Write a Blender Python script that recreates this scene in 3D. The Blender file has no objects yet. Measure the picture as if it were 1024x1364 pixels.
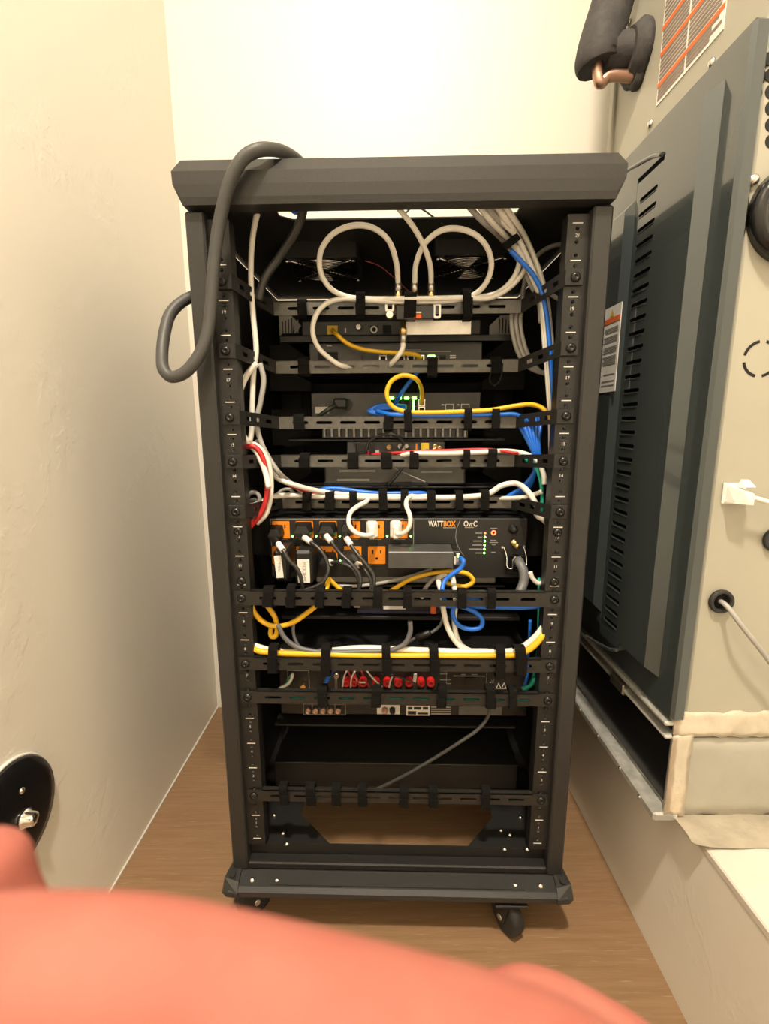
import bpy, bmesh, math, random
from mathutils import Vector, Matrix
from mathutils.geometry import tessellate_polygon

random.seed(7)
SC = bpy.context.scene
COL = SC.collection
PI = math.pi

# ------------------------------------------------------------------ camera
F_PX, PITCH, ROLL, CAM_H = 634.8, 0.18692, -0.0040, 0.835      # focal length in px of the 1024 frame
RX, RY, RZ, RYAW = 0.01743, 0.67626, -0.68348, -0.02552        # equipment rack pose relative to the camera

cam_data = bpy.data.cameras.new('camera')
cam = bpy.data.objects.new('camera', cam_data)
COL.objects.link(cam)
cam_data.sensor_fit = 'HORIZONTAL'
cam_data.sensor_width = 36.0
cam_data.lens = F_PX / 1024.0 * 36.0
cam_data.clip_start = 0.005
cam.matrix_world = Matrix.Translation((0, 0, CAM_H)) @ Matrix.Rotation(PI / 2 - PITCH, 4, 'X') @ Matrix.Rotation(ROLL, 4, 'Z')
cam_data.dof.use_dof = True
cam_data.dof.focus_distance = 0.76
cam_data.dof.aperture_fstop = 13.0
SC.camera = cam

# ------------------------------------------------------------------ world, exposure
world = bpy.data.worlds.new('world')
SC.world = world
world.use_nodes = True
wb = world.node_tree.nodes['Background']
wb.inputs[0].default_value = (1.0, 0.86, 0.66, 1)
wb.inputs[1].default_value = 0.02
SC.view_settings.view_transform = 'Standard'
SC.view_settings.look = 'None'
SC.view_settings.gamma = 1.0
SC.view_settings.use_curve_mapping = False
SC.view_settings.exposure = 0.0
LAMP_POS = (0.0, -0.24, 2.70)
LAMP_POWER = 66.0
LAMP_COLOR = (1.0, 0.87, 0.70)

# ------------------------------------------------------------------ pixel -> place helpers (layout measurements)
def _ray(u, v):
    a, b = u - 512.0, v - 682.0
    cr, sr = math.cos(ROLL), math.sin(ROLL)
    a, b = (cr * a + sr * b) / F_PX, (-sr * a + cr * b) / F_PX
    ct, st = math.cos(PITCH), math.sin(PITCH)
    return Vector((a, ct - b * st, -st - b * ct))

_c, _s = math.cos(RYAW), math.sin(RYAW)
_n = Vector((-_s, _c, 0)); _o = Vector((RX, RY, RZ))

def _to_rack(d):
    q = d - _o
    return Vector((_c * q.x + _s * q.y, -_s * q.x + _c * q.y, q.z))

def L(u, v, y):
    """rack coordinates of what stands at depth y behind the rear rails"""
    d = _ray(u, v)
    return _to_rack(d * ((y + _n.dot(_o)) / _n.dot(d)))

def Lz(u, v, z):
    d = _ray(u, v)
    return _to_rack(d * ((z + RZ) / d.z))

def WX(u, v, X):
    d = _ray(u, v); p = d * (X / d.x); p.z += CAM_H; return p

def WY(u, v, Y):
    d = _ray(u, v); p = d * (Y / d.y); p.z += CAM_H; return p

def WZ(u, v, Z):
    d = _ray(u, v); p = d * ((Z - CAM_H) / d.z); p.z += CAM_H; return p

def R(u0, v0, u1, v1, y):
    um, vm = (u0 + u1) / 2, (v0 + v1) / 2
    return L(u0, vm, y).x, L(u1, vm, y).x, L(um, v1, y).z, L(um, v0, y).z

RACK = Matrix.Translation((RX, RY, RZ + CAM_H)) @ Matrix.Rotation(RYAW, 4, 'Z')
WORLD = Matrix.Identity(4)

# ------------------------------------------------------------------ materials
MATS = {}
def mat(name, col, rough=0.5, metal=0.0, vary=0.12, scale=40.0, bump=0.0, bscale=200.0, emit=None, estr=0.0, spec=0.5, coat=0.0):
    if name in MATS: return MATS[name]
    m = bpy.data.materials.new(name); m.use_nodes = True
    nt = m.node_tree; b = nt.nodes['Principled BSDF']
    tc = nt.nodes.new('ShaderNodeTexCoord')
    nz = nt.nodes.new('ShaderNodeTexNoise'); nz.inputs['Scale'].default_value = scale; nz.inputs['Detail'].default_value = 4
    nt.links.new(tc.outputs['Object'], nz.inputs['Vector'])
    rp = nt.nodes.new('ShaderNodeValToRGB')
    rp.color_ramp.elements[0].position = 0.3; rp.color_ramp.elements[1].position = 0.7
    rp.color_ramp.elements[0].color = (*[c * (1 - vary) for c in col], 1)
    rp.color_ramp.elements[1].color = (*[min(1, c * (1 + vary)) for c in col], 1)
    nt.links.new(nz.outputs['Fac'], rp.inputs['Fac']); nt.links.new(rp.outputs['Color'], b.inputs['Base Color'])
    b.inputs['Roughness'].default_value = rough; b.inputs['Metallic'].default_value = metal
    b.inputs['Specular IOR Level'].default_value = spec
    b.inputs['Coat Weight'].default_value = coat
    if emit:
        b.inputs['Emission Color'].default_value = (*emit, 1); b.inputs['Emission Strength'].default_value = estr
    if bump > 0:
        n2 = nt.nodes.new('ShaderNodeTexNoise'); n2.inputs['Scale'].default_value = bscale; n2.inputs['Detail'].default_value = 3
        nt.links.new(tc.outputs['Object'], n2.inputs['Vector'])
        bp = nt.nodes.new('ShaderNodeBump'); bp.inputs['Strength'].default_value = bump; bp.inputs['Distance'].default_value = 0.002
        nt.links.new(n2.outputs['Fac'], bp.inputs['Height']); nt.links.new(bp.outputs['Normal'], b.inputs['Normal'])
    MATS[name] = m
    return m

def wall_material():
    m = bpy.data.materials.new('painted_knockdown_drywall'); m.use_nodes = True
    nt = m.node_tree; b = nt.nodes['Principled BSDF']
    tc = nt.nodes.new('ShaderNodeTexCoord')
    n1 = nt.nodes.new('ShaderNodeTexNoise'); n1.inputs['Scale'].default_value = 26; n1.inputs['Detail'].default_value = 5; n1.inputs['Roughness'].default_value = 0.6
    n2 = nt.nodes.new('ShaderNodeTexNoise'); n2.inputs['Scale'].default_value = 6; n2.inputs['Detail'].default_value = 3
    n3 = nt.nodes.new('ShaderNodeTexNoise'); n3.inputs['Scale'].default_value = 160; n3.inputs['Detail'].default_value = 2
    for n in (n1, n2, n3): nt.links.new(tc.outputs['Object'], n.inputs['Vector'])
    r1 = nt.nodes.new('ShaderNodeValToRGB'); r1.color_ramp.elements[0].position = 0.47; r1.color_ramp.elements[1].position = 0.56
    r2 = nt.nodes.new('ShaderNodeValToRGB'); r2.color_ramp.elements[0].position = 0.47; r2.color_ramp.elements[1].position = 0.62
    nt.links.new(n1.outputs['Fac'], r1.inputs['Fac']); nt.links.new(n2.outputs['Fac'], r2.inputs['Fac'])
    mu = nt.nodes.new('ShaderNodeMath'); mu.operation = 'MULTIPLY'
    nt.links.new(r1.outputs['Color'], mu.inputs[0]); nt.links.new(r2.outputs['Color'], mu.inputs[1])
    ad = nt.nodes.new('ShaderNodeMath'); ad.operation = 'MULTIPLY_ADD'; ad.inputs[1].default_value = 0.12
    nt.links.new(n3.outputs['Fac'], ad.inputs[0]); nt.links.new(mu.outputs[0], ad.inputs[2])
    bp = nt.nodes.new('ShaderNodeBump'); bp.inputs['Strength'].default_value = 0.24; bp.inputs['Distance'].default_value = 0.0014
    nt.links.new(ad.outputs[0], bp.inputs['Height']); nt.links.new(bp.outputs['Normal'], b.inputs['Normal'])
    b.inputs['Base Color'].default_value = (0.82, 0.785, 0.705, 1); b.inputs['Roughness'].default_value = 0.45
    return m

def floor_material():
    m = bpy.data.materials.new('brown_board_floor'); m.use_nodes = True
    nt = m.node_tree; b = nt.nodes['Principled BSDF']
    tc = nt.nodes.new('ShaderNodeTexCoord')
    mp = nt.nodes.new('ShaderNodeMapping'); mp.inputs['Scale'].default_value = (1.2, 26, 1)
    nt.links.new(tc.outputs['Object'], mp.inputs['Vector'])
    n1 = nt.nodes.new('ShaderNodeTexNoise'); n1.inputs['Scale'].default_value = 5; n1.inputs['Detail'].default_value = 8; n1.inputs['Roughness'].default_value = 0.65
    nt.links.new(mp.outputs[0], n1.inputs['Vector'])
    rp = nt.nodes.new('ShaderNodeValToRGB'); rp.color_ramp.elements[0].position = 0.3; rp.color_ramp.elements[1].position = 0.72
    rp.color_ramp.elements[0].color = (0.225, 0.130, 0.066, 1); rp.color_ramp.elements[1].color = (0.315, 0.195, 0.106, 1)
    nt.links.new(n1.outputs['Fac'], rp.inputs['Fac'])
    # pale scratches and dust
    mp2 = nt.nodes.new('ShaderNodeMapping'); mp2.inputs['Scale'].default_value = (3, 45, 1); mp2.inputs['Rotation'].default_value = (0, 0, 1.1)
    nt.links.new(tc.outputs['Object'], mp2.inputs['Vector'])
    n2 = nt.nodes.new('ShaderNodeTexNoise'); n2.inputs['Scale'].default_value = 7; n2.inputs['Detail'].default_value = 5
    nt.links.new(mp2.outputs[0], n2.inputs['Vector'])
    r2 = nt.nodes.new('ShaderNodeValToRGB'); r2.color_ramp.elements[0].position = 0.60; r2.color_ramp.elements[1].position = 0.78
    r2.color_ramp.elements[1].color = (0.45, 0.45, 0.45, 1)
    nt.links.new(n2.outputs['Fac'], r2.inputs['Fac'])
    mx = nt.nodes.new('ShaderNodeMixRGB'); mx.inputs[2].default_value = (0.50, 0.39, 0.27, 1)
    nt.links.new(r2.outputs['Color'], mx.inputs[0]); nt.links.new(rp.outputs['Color'], mx.inputs[1])
    nt.links.new(mx.outputs[0], b.inputs['Base Color'])
    b.inputs['Roughness'].default_value = 0.42
    bp = nt.nodes.new('ShaderNodeBump'); bp.inputs['Strength'].default_value = 0.12; bp.inputs['Distance'].default_value = 0.001
    nt.links.new(n1.outputs['Fac'], bp.inputs['Height']); nt.links.new(bp.outputs['Normal'], b.inputs['Normal'])
    return m

def skin_material():
    m = bpy.data.materials.new('skin'); m.use_nodes = True
    nt = m.node_tree; b = nt.nodes['Principled BSDF']
    tc = nt.nodes.new('ShaderNodeTexCoord')
    nz = nt.nodes.new('ShaderNodeTexNoise'); nz.inputs['Scale'].default_value = 60; nz.inputs['Detail'].default_value = 4
    nt.links.new(tc.outputs['Object'], nz.inputs['Vector'])
    rp = nt.nodes.new('ShaderNodeValToRGB'); rp.color_ramp.elements[0].position = 0.3; rp.color_ramp.elements[1].position = 0.75
    rp.color_ramp.elements[0].color = (0.345, 0.108, 0.082, 1); rp.color_ramp.elements[1].color = (0.385, 0.142, 0.108, 1)
    nt.links.new(nz.outputs['Fac'], rp.inputs['Fac']); nt.links.new(rp.outputs['Color'], b.inputs['Base Color'])
    b.inputs['Roughness'].default_value = 0.7
    b.inputs['Specular IOR Level'].default_value = 0.2
    b.inputs['Subsurface Weight'].default_value = 0.25
    b.inputs['Subsurface Radius'].default_value = (0.006, 0.002, 0.001)
    b.inputs['Subsurface Scale'].default_value = 0.6
    return m

M_WALL = wall_material(); M_FLOOR = floor_material(); M_SKIN = skin_material()
POWDER = mat('black_powder_coat', (0.013, 0.0125, 0.012), 0.5, 0, 0.15, 300, 0.15, 900)
TRIM = mat('grey_black_trim_plastic', (0.025, 0.0245, 0.0235), 0.44, 0, 0.1, 300, 0.1, 900)
RAILM = mat('rail_black_steel', (0.019, 0.0185, 0.0175), 0.4, 0.2, 0.12, 200)
BARM = mat('lacing_bar_steel', (0.031, 0.030, 0.027), 0.38, 0.3, 0.12, 150)
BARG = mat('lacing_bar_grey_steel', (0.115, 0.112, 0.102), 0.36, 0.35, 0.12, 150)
DARK = mat('black_plastic', (0.010, 0.010, 0.010), 0.42)
GLOSS = mat('glossy_black', (0.010, 0.010, 0.011), 0.18)
DEVM = mat('charcoal_case', (0.065, 0.066, 0.066), 0.5, 0.1)
DEVG = mat('grey_case', (0.115, 0.115, 0.108), 0.45, 0.2)
LGREY = mat('light_grey_case', (0.33, 0.33, 0.31), 0.5)
PANELM = mat('power_panel_black', (0.014, 0.014, 0.014), 0.42)
BOXG = mat('grey_anodised_box', (0.085, 0.086, 0.085), 0.38, 0.3)
STRAP = mat('black_hook_loop_fabric', (0.008, 0.0075, 0.007), 0.95, 0, 0.3, 500, 0.6, 1500, spec=0.15)
SCREWM = mat('black_oxide_screw', (0.03, 0.03, 0.03), 0.25, 0.6)
STEEL = mat('bright_steel', (0.72, 0.70, 0.66), 0.25, 1.0)
ZINC = mat('zinc_steel', (0.55, 0.55, 0.52), 0.35, 1.0)
CHROME = mat('chrome', (0.8, 0.8, 0.8), 0.08, 1.0)
BRASS = mat('brass_connector', (0.80, 0.56, 0.25), 0.28, 1.0)
COPPER = mat('copper_pipe', (0.52, 0.34, 0.26), 0.35, 1.0)
PRINT = mat('white_print', (0.72, 0.70, 0.65), 0.6)
PRINTG = mat('grey_print', (0.30, 0.29, 0.27), 0.6)
WHITE = mat('white_plastic', (0.82, 0.80, 0.75), 0.4)
WHITEC = mat('white_cable_jacket', (0.80, 0.78, 0.72), 0.38, 0, 0.05)
GREYC = mat('pale_grey_cable_jacket', (0.38, 0.375, 0.36), 0.42, 0, 0.05)
DGREYC = mat('slate_cable_jacket', (0.13, 0.135, 0.145), 0.42, 0, 0.05)
THICKG = mat('dark_grey_rubber_jacket', (0.060, 0.060, 0.058), 0.5, 0, 0.05)
BLACKC = mat('black_cable_jacket', (0.024, 0.024, 0.024), 0.3, 0, 0.05)
YELC = mat('yellow_cable_jacket', (0.85, 0.50, 0.02), 0.38, 0, 0.05)
BLUEC = mat('blue_cable_jacket', (0.015, 0.16, 0.72), 0.36, 0, 0.05)
REDC = mat('red_cable_jacket', (0.55, 0.025, 0.025), 0.38, 0, 0.05)
DREDC = mat('dark_red_wire_jacket', (0.13, 0.012, 0.012), 0.45, 0, 0.05)
FINM = mat('heat_sink_aluminium', (0.28, 0.27, 0.25), 0.42, 0.5)
TEALC = mat('teal_cable_jacket', (0.02, 0.42, 0.30), 0.4, 0, 0.05)
ORANGE = mat('orange_outlet', (0.92, 0.30, 0.02), 0.4)
ORANGEP = mat('orange_print', (0.90, 0.30, 0.04), 0.6)
REDP = mat('red_plastic', (0.72, 0.02, 0.02), 0.3)
GREENP = mat('green_plastic', (0.03, 0.35, 0.12), 0.4)
PAPER = mat('white_label_paper', (0.85, 0.83, 0.78), 0.7)
YELP = mat('yellow_plastic', (0.80, 0.55, 0.03), 0.4)
GLED = mat('green_led', (0.1, 0.8, 0.1), 0.4, emit=(0.25, 1.0, 0.12), estr=12.0)
RLED = mat('red_led', (0.9, 0.1, 0.05), 0.4, emit=(1.0, 0.10, 0.03), estr=7.0)
FURN = mat('beige_sheet_metal', (0.41, 0.395, 0.325), 0.42, 0, 0.03, 8)
DOORM = mat('slate_glossy_enamel', (0.055, 0.068, 0.070), 0.13, 0.15, 0.02, 10, coat=0.6)
GALV = mat('galvanised_steel', (0.58, 0.58, 0.54), 0.45, 0.5, 0.2, 60)
FOIL = mat('foil_tape', (0.66, 0.60, 0.50), 0.3, 0.6, 0.12, 30, 0.9, 60)
FOILG = mat('foil_facing_grey', (0.42, 0.41, 0.36), 0.4, 0.3, 0.08, 12, 0.3, 40)
FOAM = mat('black_foam_insulation', (0.045, 0.042, 0.042), 0.8, 0, 0.25, 60, 0.6, 120)
VOID = mat('dark_interior', (0.006, 0.006, 0.006), 0.8)
LEDGEM = mat('white_painted_board', (0.66, 0.62, 0.555), 0.5, 0, 0.04, 20, 0.1, 60)
STICKG = mat('sticker_grey_ink', (0.24, 0.19, 0.16), 0.6)
STICKR = mat('sticker_orange_ink', (0.85, 0.16, 0.03), 0.6)
RUBBER = mat('black_rubber', (0.02, 0.02, 0.02), 0.6)
PURPLE = mat('purple_plastic', (0.018, 0.014, 0.045), 0.5)

# ------------------------------------------------------------------ mesh builder
def catmull(pts, seg):
    if len(pts) < 3:
        return [pts[0].lerp(pts[-1], i / seg) for i in range(seg + 1)]
    P = [pts[0] * 2 - pts[1]] + list(pts) + [pts[-1] * 2 - pts[-2]]
    out = []
    for i in range(1, len(P) - 2):
        p0, p1, p2, p3 = P[i - 1], P[i], P[i + 1], P[i + 2]
        t0 = 0.0; t1 = t0 + max(1e-6, (p1 - p0).length) ** 0.5; t2 = t1 + max(1e-6, (p2 - p1).length) ** 0.5; t3 = t2 + max(1e-6, (p3 - p2).length) ** 0.5
        for k in range(seg):
            t = t1 + (t2 - t1) * k / seg
            a1 = p0 * ((t1 - t) / (t1 - t0)) + p1 * ((t - t0) / (t1 - t0))
            a2 = p1 * ((t2 - t) / (t2 - t1)) + p2 * ((t - t1) / (t2 - t1))
            a3 = p2 * ((t3 - t) / (t3 - t2)) + p3 * ((t - t2) / (t3 - t2))
            b1 = a1 * ((t2 - t) / (t2 - t0)) + a2 * ((t - t0) / (t2 - t0))
            b2 = a2 * ((t3 - t) / (t3 - t1)) + a3 * ((t - t1) / (t3 - t1))
            out.append(b1 * ((t2 - t) / (t2 - t1)) + b2 * ((t - t1) / (t2 - t1)))
    out.append(pts[-1].copy())
    return out

class MB:
    def __init__(s): s.v = []; s.f = []; s.sm = []
    def add(s, vs, fs, smooth=False):
        o = len(s.v); s.v += [Vector(p) for p in vs]
        s.f += [tuple(i + o for i in f) for f in fs]; s.sm += [smooth] * len(fs)
        return s
    def hull(s, pts, smooth=False):
        bm = bmesh.new()
        for p in pts: bm.verts.new(p)
        r = bmesh.ops.convex_hull(bm, input=bm.verts)
        junk = [g for g in r['geom_interior'] if isinstance(g, bmesh.types.BMVert)]
        if junk: bmesh.ops.delete(bm, geom=junk, context='VERTS')
        bmesh.ops.dissolve_limit(bm, angle_limit=0.01, verts=bm.verts, edges=bm.edges)
        bm.verts.index_update()
        s.add([v.co.copy() for v in bm.verts], [[v.index for v in f.verts] for f in bm.faces], smooth)
        bm.free(); return s
    def box(s, x0, x1, y0, y1, z0, z1, b=0.0):
        x0, x1 = min(x0, x1), max(x0, x1); y0, y1 = min(y0, y1), max(y0, y1); z0, z1 = min(z0, z1), max(z0, z1)
        b = min(b, (x1 - x0) * .45, (y1 - y0) * .45, (z1 - z0) * .45)
        if b <= 0:
            vs = [(x, y, z) for x in (x0, x1) for y in (y0, y1) for z in (z0, z1)]
            return s.add(vs, [(0, 1, 3, 2), (4, 6, 7, 5), (0, 4, 5, 1), (2, 3, 7, 6), (0, 2, 6, 4), (1, 5, 7, 3)])
        pts = []
        for x, sx in ((x0, 1), (x1, -1)):
            for y, sy in ((y0, 1), (y1, -1)):
                for z, sz in ((z0, 1), (z1, -1)):
                    pts += [(x, y + sy * b, z + sz * b), (x + sx * b, y, z + sz * b), (x + sx * b, y + sy * b, z)]
        return s.hull(pts)
    def tube(s, pts, r, n=8, seg=8, spline=True, caps=True, flat=1.0):
        pts = [Vector(p) for p in pts]
        path = catmull(pts, seg) if spline else pts
        m = len(path)
        def rad(i):
            if isinstance(r, (int, float)): return r
            t = i / (m - 1) * (len(r) - 1); k = min(int(t), len(r) - 2); return r[k] + (r[k + 1] - r[k]) * (t - k)
        tang = []
        for i in range(m):
            d = path[min(i + 1, m - 1)] - path[max(i - 1, 0)]
            tang.append(d.normalized() if d.length > 1e-9 else Vector((0, 0, 1)))
        t0 = tang[0]; ref = Vector((0, 0, 1)) if abs(t0.z) < .9 else Vector((1, 0, 0))
        nrm = (ref - t0 * ref.dot(t0)).normalized()
        vs, fs = [], []
        for i in range(m):
            nrm = nrm - tang[i] * nrm.dot(tang[i])
            nrm = nrm.normalized() if nrm.length > 1e-9 else tang[i].orthogonal().normalized()
            bn = tang[i].cross(nrm)
            for k in range(n):
                a = 2 * PI * k / n
                vs.append(path[i] + (nrm * math.cos(a) * flat + bn * math.sin(a)) * rad(i))
        for i in range(m - 1):
            for k in range(n):
                k2 = (k + 1) % n
                fs.append((i * n + k, i * n + k2, (i + 1) * n + k2, (i + 1) * n + k))
        s.add(vs, fs, True)
        if caps:
            o = len(s.v) - len(vs)
            s.f += [tuple(o + k for k in reversed(range(n))), tuple(o + (m - 1) * n + k for k in range(n))]; s.sm += [False, False]
        return s
    def lathe(s, prof, org, axis, n=14, smooth=True):
        org = Vector(org); ax = Vector(axis).normalized(); e1 = ax.orthogonal().normalized(); e2 = ax.cross(e1)
        vs, fs = [], []
        for (r, h) in prof:
            for k in range(n):
                a = 2 * PI * k / n
                vs.append(org + ax * h + (e1 * math.cos(a) + e2 * math.sin(a)) * r)
        for i in range(len(prof) - 1):
            for k in range(n):
                k2 = (k + 1) % n
                fs.append((i * n + k, i * n + k2, (i + 1) * n + k2, (i + 1) * n + k))
        s.add(vs, fs, smooth)
        o = len(s.v) - len(vs)
        if prof[0][0] > 1e-5: s.f.append(tuple(o + k for k in reversed(range(n)))); s.sm.append(False)
        if prof[-1][0] > 1e-5: s.f.append(tuple(o + (len(prof) - 1) * n + k for k in range(n))); s.sm.append(False)
        return s
    def cyl(s, org, axis, r, h, n=14, b=0.0):
        p = [(r, 0), (r, h)] if b <= 0 else [(r - b, 0), (r, b), (r, h - b), (r - b, h)]
        return s.lathe(p, org, axis, n, smooth=False if n < 9 else True)
    def plate(s, outer, holes, t0, t1, fn):
        loops = [outer] + list(holes)
        flat = [p for l in loops for p in l]
        tris = tessellate_polygon([[Vector((a, b, 0)) for a, b in l] for l in loops])
        N = len(flat)
        vs = [fn(a, b, t0) for a, b in flat] + [fn(a, b, t1) for a, b in flat]
        fs = [tuple(t) for t in tris] + [tuple(i + N for i in reversed(t)) for t in tris]
        o = 0
        for l in loops:
            k = len(l)
            for i in range(k):
                j = (i + 1) % k
                fs.append((o + i, o + j, N + o + j, N + o + i))
            o += k
        return s.add(vs, fs)
    def mesh(s, name, origin=(0, 0, 0)):
        o = Vector(origin)
        me = bpy.data.meshes.new(name)
        me.from_pydata([tuple(p - o) for p in s.v], [], s.f)
        me.polygons.foreach_set('use_smooth', s.sm)
        bm = bmesh.new(); bm.from_mesh(me); bmesh.ops.recalc_face_normals(bm, faces=bm.faces); bm.to_mesh(me); bm.free()
        return me

XZ = lambda a, b, t: (a, t, b)
YZ = lambda a, b, t: (t, a, b)
XY = lambda a, b, t: (a, b, t)

def circ(cx, cy, r, n=8, ph=0.0):
    return [(cx + r * math.cos(ph + 2 * PI * k / n), cy + r * math.sin(ph + 2 * PI * k / n)) for k in range(n)]
def slot(cx, cy, w, h, n=4):
    r = h / 2; o = []
    for k in range(n + 1):
        a = -PI / 2 + PI * k / n; o.append((cx + w / 2 - r + r * math.cos(a), cy + r * math.sin(a)))
    for k in range(n + 1):
        a = PI / 2 + PI * k / n; o.append((cx - w / 2 + r + r * math.cos(a), cy + r * math.sin(a)))
    return o
def rect(x0, x1, y0, y1): return [(x0, y0), (x1, y0), (x1, y1), (x0, y1)]
def rrect(x0, x1, y0, y1, r, n=3):
    o = []
    for cx, cy, a0 in ((x1 - r, y0 + r, -PI / 2), (x1 - r, y1 - r, 0), (x0 + r, y1 - r, PI / 2), (x0 + r, y0 + r, PI)):
        for k in range(n + 1):
            a = a0 + PI / 2 * k / n; o.append((cx + r * math.cos(a), cy + r * math.sin(a)))
    return o

# ------------------------------------------------------------------ objects
ORG = {}
def thing(name, label, cat, org=(0, 0, 0), space=RACK, group=None):
    o = bpy.data.objects.new(name, None); COL.objects.link(o)
    o.empty_display_size = 0.02
    o.matrix_world = space @ Matrix.Translation(org)
    o['label'] = label; o['category'] = cat
    if group: o['group'] = group
    ORG[o.name] = Vector(org)
    return o
def part(mb, name, m, parent, label=None, kind=None):
    me = mb.mesh(name, ORG[parent.name]); me.materials.append(m)
    o = bpy.data.objects.new(name, me); COL.objects.link(o); o.parent = parent
    ORG[o.name] = ORG[parent.name]
    if label: o['label'] = label
    if kind: o['kind'] = kind
    return o
def single(mb, name, m, label, cat, org=None, space=RACK, group=None):
    if org is None:
        xs = [p.x for p in mb.v]; ys = [p.y for p in mb.v]; zs = [p.z for p in mb.v]
        org = ((min(xs) + max(xs)) / 2, (min(ys) + max(ys)) / 2, min(zs))
    me = mb.mesh(name, org); me.materials.append(m)
    o = bpy.data.objects.new(name, me); COL.objects.link(o)
    o.matrix_world = space @ Matrix.Translation(org)
    o['label'] = label; o['category'] = cat
    if group: o['group'] = group
    ORG[o.name] = Vector(org)
    return o
def struct(mb, name, m, label, parent=None):
    me = mb.mesh(name); me.materials.append(m)
    o = bpy.data.objects.new(name, me); COL.objects.link(o)
    o['kind'] = 'structure'; o['label'] = label; o['category'] = name.split('_')[0]
    ORG[o.name] = Vector((0, 0, 0))
    return o

_TXT = {}
def text_mb(mb, s, size, pos, ex=(1, 0, 0), ey=(0, 0, 1), align='CENTER', sx=1.0, width=None, bold=0.0):
    """adds lettering to a builder; ex, ey: reading direction and up"""
    key = (s, bold)
    if key not in _TXT:
        cu = bpy.data.curves.new('lettering', 'FONT'); cu.body = s; cu.size = 1.0; cu.resolution_u = 3; cu.offset = bold
        ob = bpy.data.objects.new('lettering', cu); COL.objects.link(ob)
        bpy.context.view_layer.update()
        dg = bpy.context.evaluated_depsgraph_get()
        me = bpy.data.meshes.new_from_object(ob.evaluated_get(dg))
        vs = [v.co.copy() for v in me.vertices]; fs = [tuple(p.vertices) for p in me.polygons]
        bpy.data.objects.remove(ob); bpy.data.curves.remove(cu); bpy.data.meshes.remove(me)
        _TXT[key] = (vs, fs)
    vs, fs = _TXT[key]
    if not vs: return mb
    x0 = min(v.x for v in vs); x1 = max(v.x for v in vs); y0 = min(v.y for v in vs); y1 = max(v.y for v in vs)
    if width: sx = width / ((x1 - x0) * size)
    ax = {'CENTER': (x0 + x1) / 2, 'LEFT': x0, 'RIGHT': x1}[align]; ay = (y0 + y1) / 2
    ex, ey, pos = Vector(ex), Vector(ey), Vector(pos)
    mb.add([pos + ex * ((v.x - ax) * size * sx) + ey * ((v.y - ay) * size) for v in vs], fs)
    return mb

def orient(mb): return mb

# ================================================================== THE ROOM
XL, XR, YB, YF, ZC = -0.50, 0.424, 1.29, -1.30, 2.75
ZLEDGE = 0.28
struct(MB().box(XL - .1, XR + .02, YF - .1, YB + .1, -.06, 0), 'floor', M_FLOOR, 'brown board floor with pale scratches')
struct(MB().box(XL - .1, XL, YF - .1, YB + .1, 0, ZC), 'wall_left', M_WALL, 'cream painted textured wall on the left')
struct(MB().box(XL, 1.3, YB, YB + .1, 0, ZC), 'wall_back', M_WALL, 'brightly lit cream textured wall behind the rack')
struct(MB().box(XR, 1.2, YF, YB, 0, ZLEDGE - .012), 'wall_right', M_WALL, 'low cream wall carrying the ledge on the right')
struct(MB().box(1.2, 1.3, YF - .1, YB, 0, ZC), 'wall_alcove', M_WALL, 'cream wall behind the furnace')
struct(MB().box(XL, 1.2, YF - .1, YF, 0, ZC), 'wall_front', M_WALL, 'cream wall behind the viewer')
struct(MB().box(XL - .1, 1.3, YF - .1, YB + .1, ZC, ZC + .06), 'ceiling', M_WALL, 'cream ceiling')
struct(MB().box(XR - .001, 1.2, YF, YB, ZLEDGE - .012, ZLEDGE, .002), 'trim_1', LEDGEM, 'white painted ledge board under the furnace')
struct(MB().box(XL, XL + .003, YF, YB, 0, .004), 'baseboard_left', LEDGEM, 'thin pale caulk line along the foot of the left wall')

# ceiling lamp of the room (out of the frame, above)
T = thing('ceiling_light', 'round flush ceiling light above the rack', 'ceiling light', (LAMP_POS[0], LAMP_POS[1], ZC - .03), WORLD)
part(MB().lathe([(.10, 0), (.105, .01), (.105, .03)], (LAMP_POS[0], LAMP_POS[1], ZC - .03), (0, 0, 1), 28), 'housing', WHITE, T)
part(MB().lathe([(.085, -.012), (.095, 0), (.06, .002)], (LAMP_POS[0], LAMP_POS[1], ZC - .03), (0, 0, 1), 28), 'diffuser',
     mat('lamp_diffuser', (.9, .9, .85), .5, emit=LAMP_COLOR, estr=6.0), T)
ld = bpy.data.lights.new('ceiling_lamp', 'AREA'); ld.shape = 'DISK'; ld.size = .16
ld.energy = LAMP_POWER; ld.color = LAMP_COLOR
lo = bpy.data.objects.new('ceiling_lamp', ld); COL.objects.link(lo); lo.location = LAMP_POS

# ================================================================== FURNACE
XC, XP, YN, YFAR = 0.405, 0.385, 0.578, 0.955
ZD0, ZD1 = CAM_H - .40, CAM_H + .412
T = thing('furnace', 'tall beige furnace with slate louvred door standing on the ledge', 'furnace', (.75, .77, ZLEDGE + .155), WORLD)
body = part(MB().box(XC, 1.10, YN + .006, YFAR, ZLEDGE + .155, ZC - .02, .004), 'cabinet', FURN, T)
# screws on the cabinet
for (u, v) in ((949, 84), (867, 165), (838, 31)):
    p = WX(u, v, XC); part(MB().lathe([(.006, 0), (.0055, .003), (.002, .005)], p, (-1, 0, 0), 10), 'screw', STEEL, T)
for (u, v) in ((1010, 58), (1003, 240)):
    p = WY(u, v, YN + .006); part(MB().lathe([(.006, 0), (.0055, .003), (.002, .005)], p, (0, -1, 0), 10), 'screw', STEEL, T)
# far flange of the cabinet
part(MB().box(XC - .006, XC + .01, YFAR - .012, YFAR + .004, ZLEDGE + .155, ZC - .02, .002), 'corner_flange', FURN, T)
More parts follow.
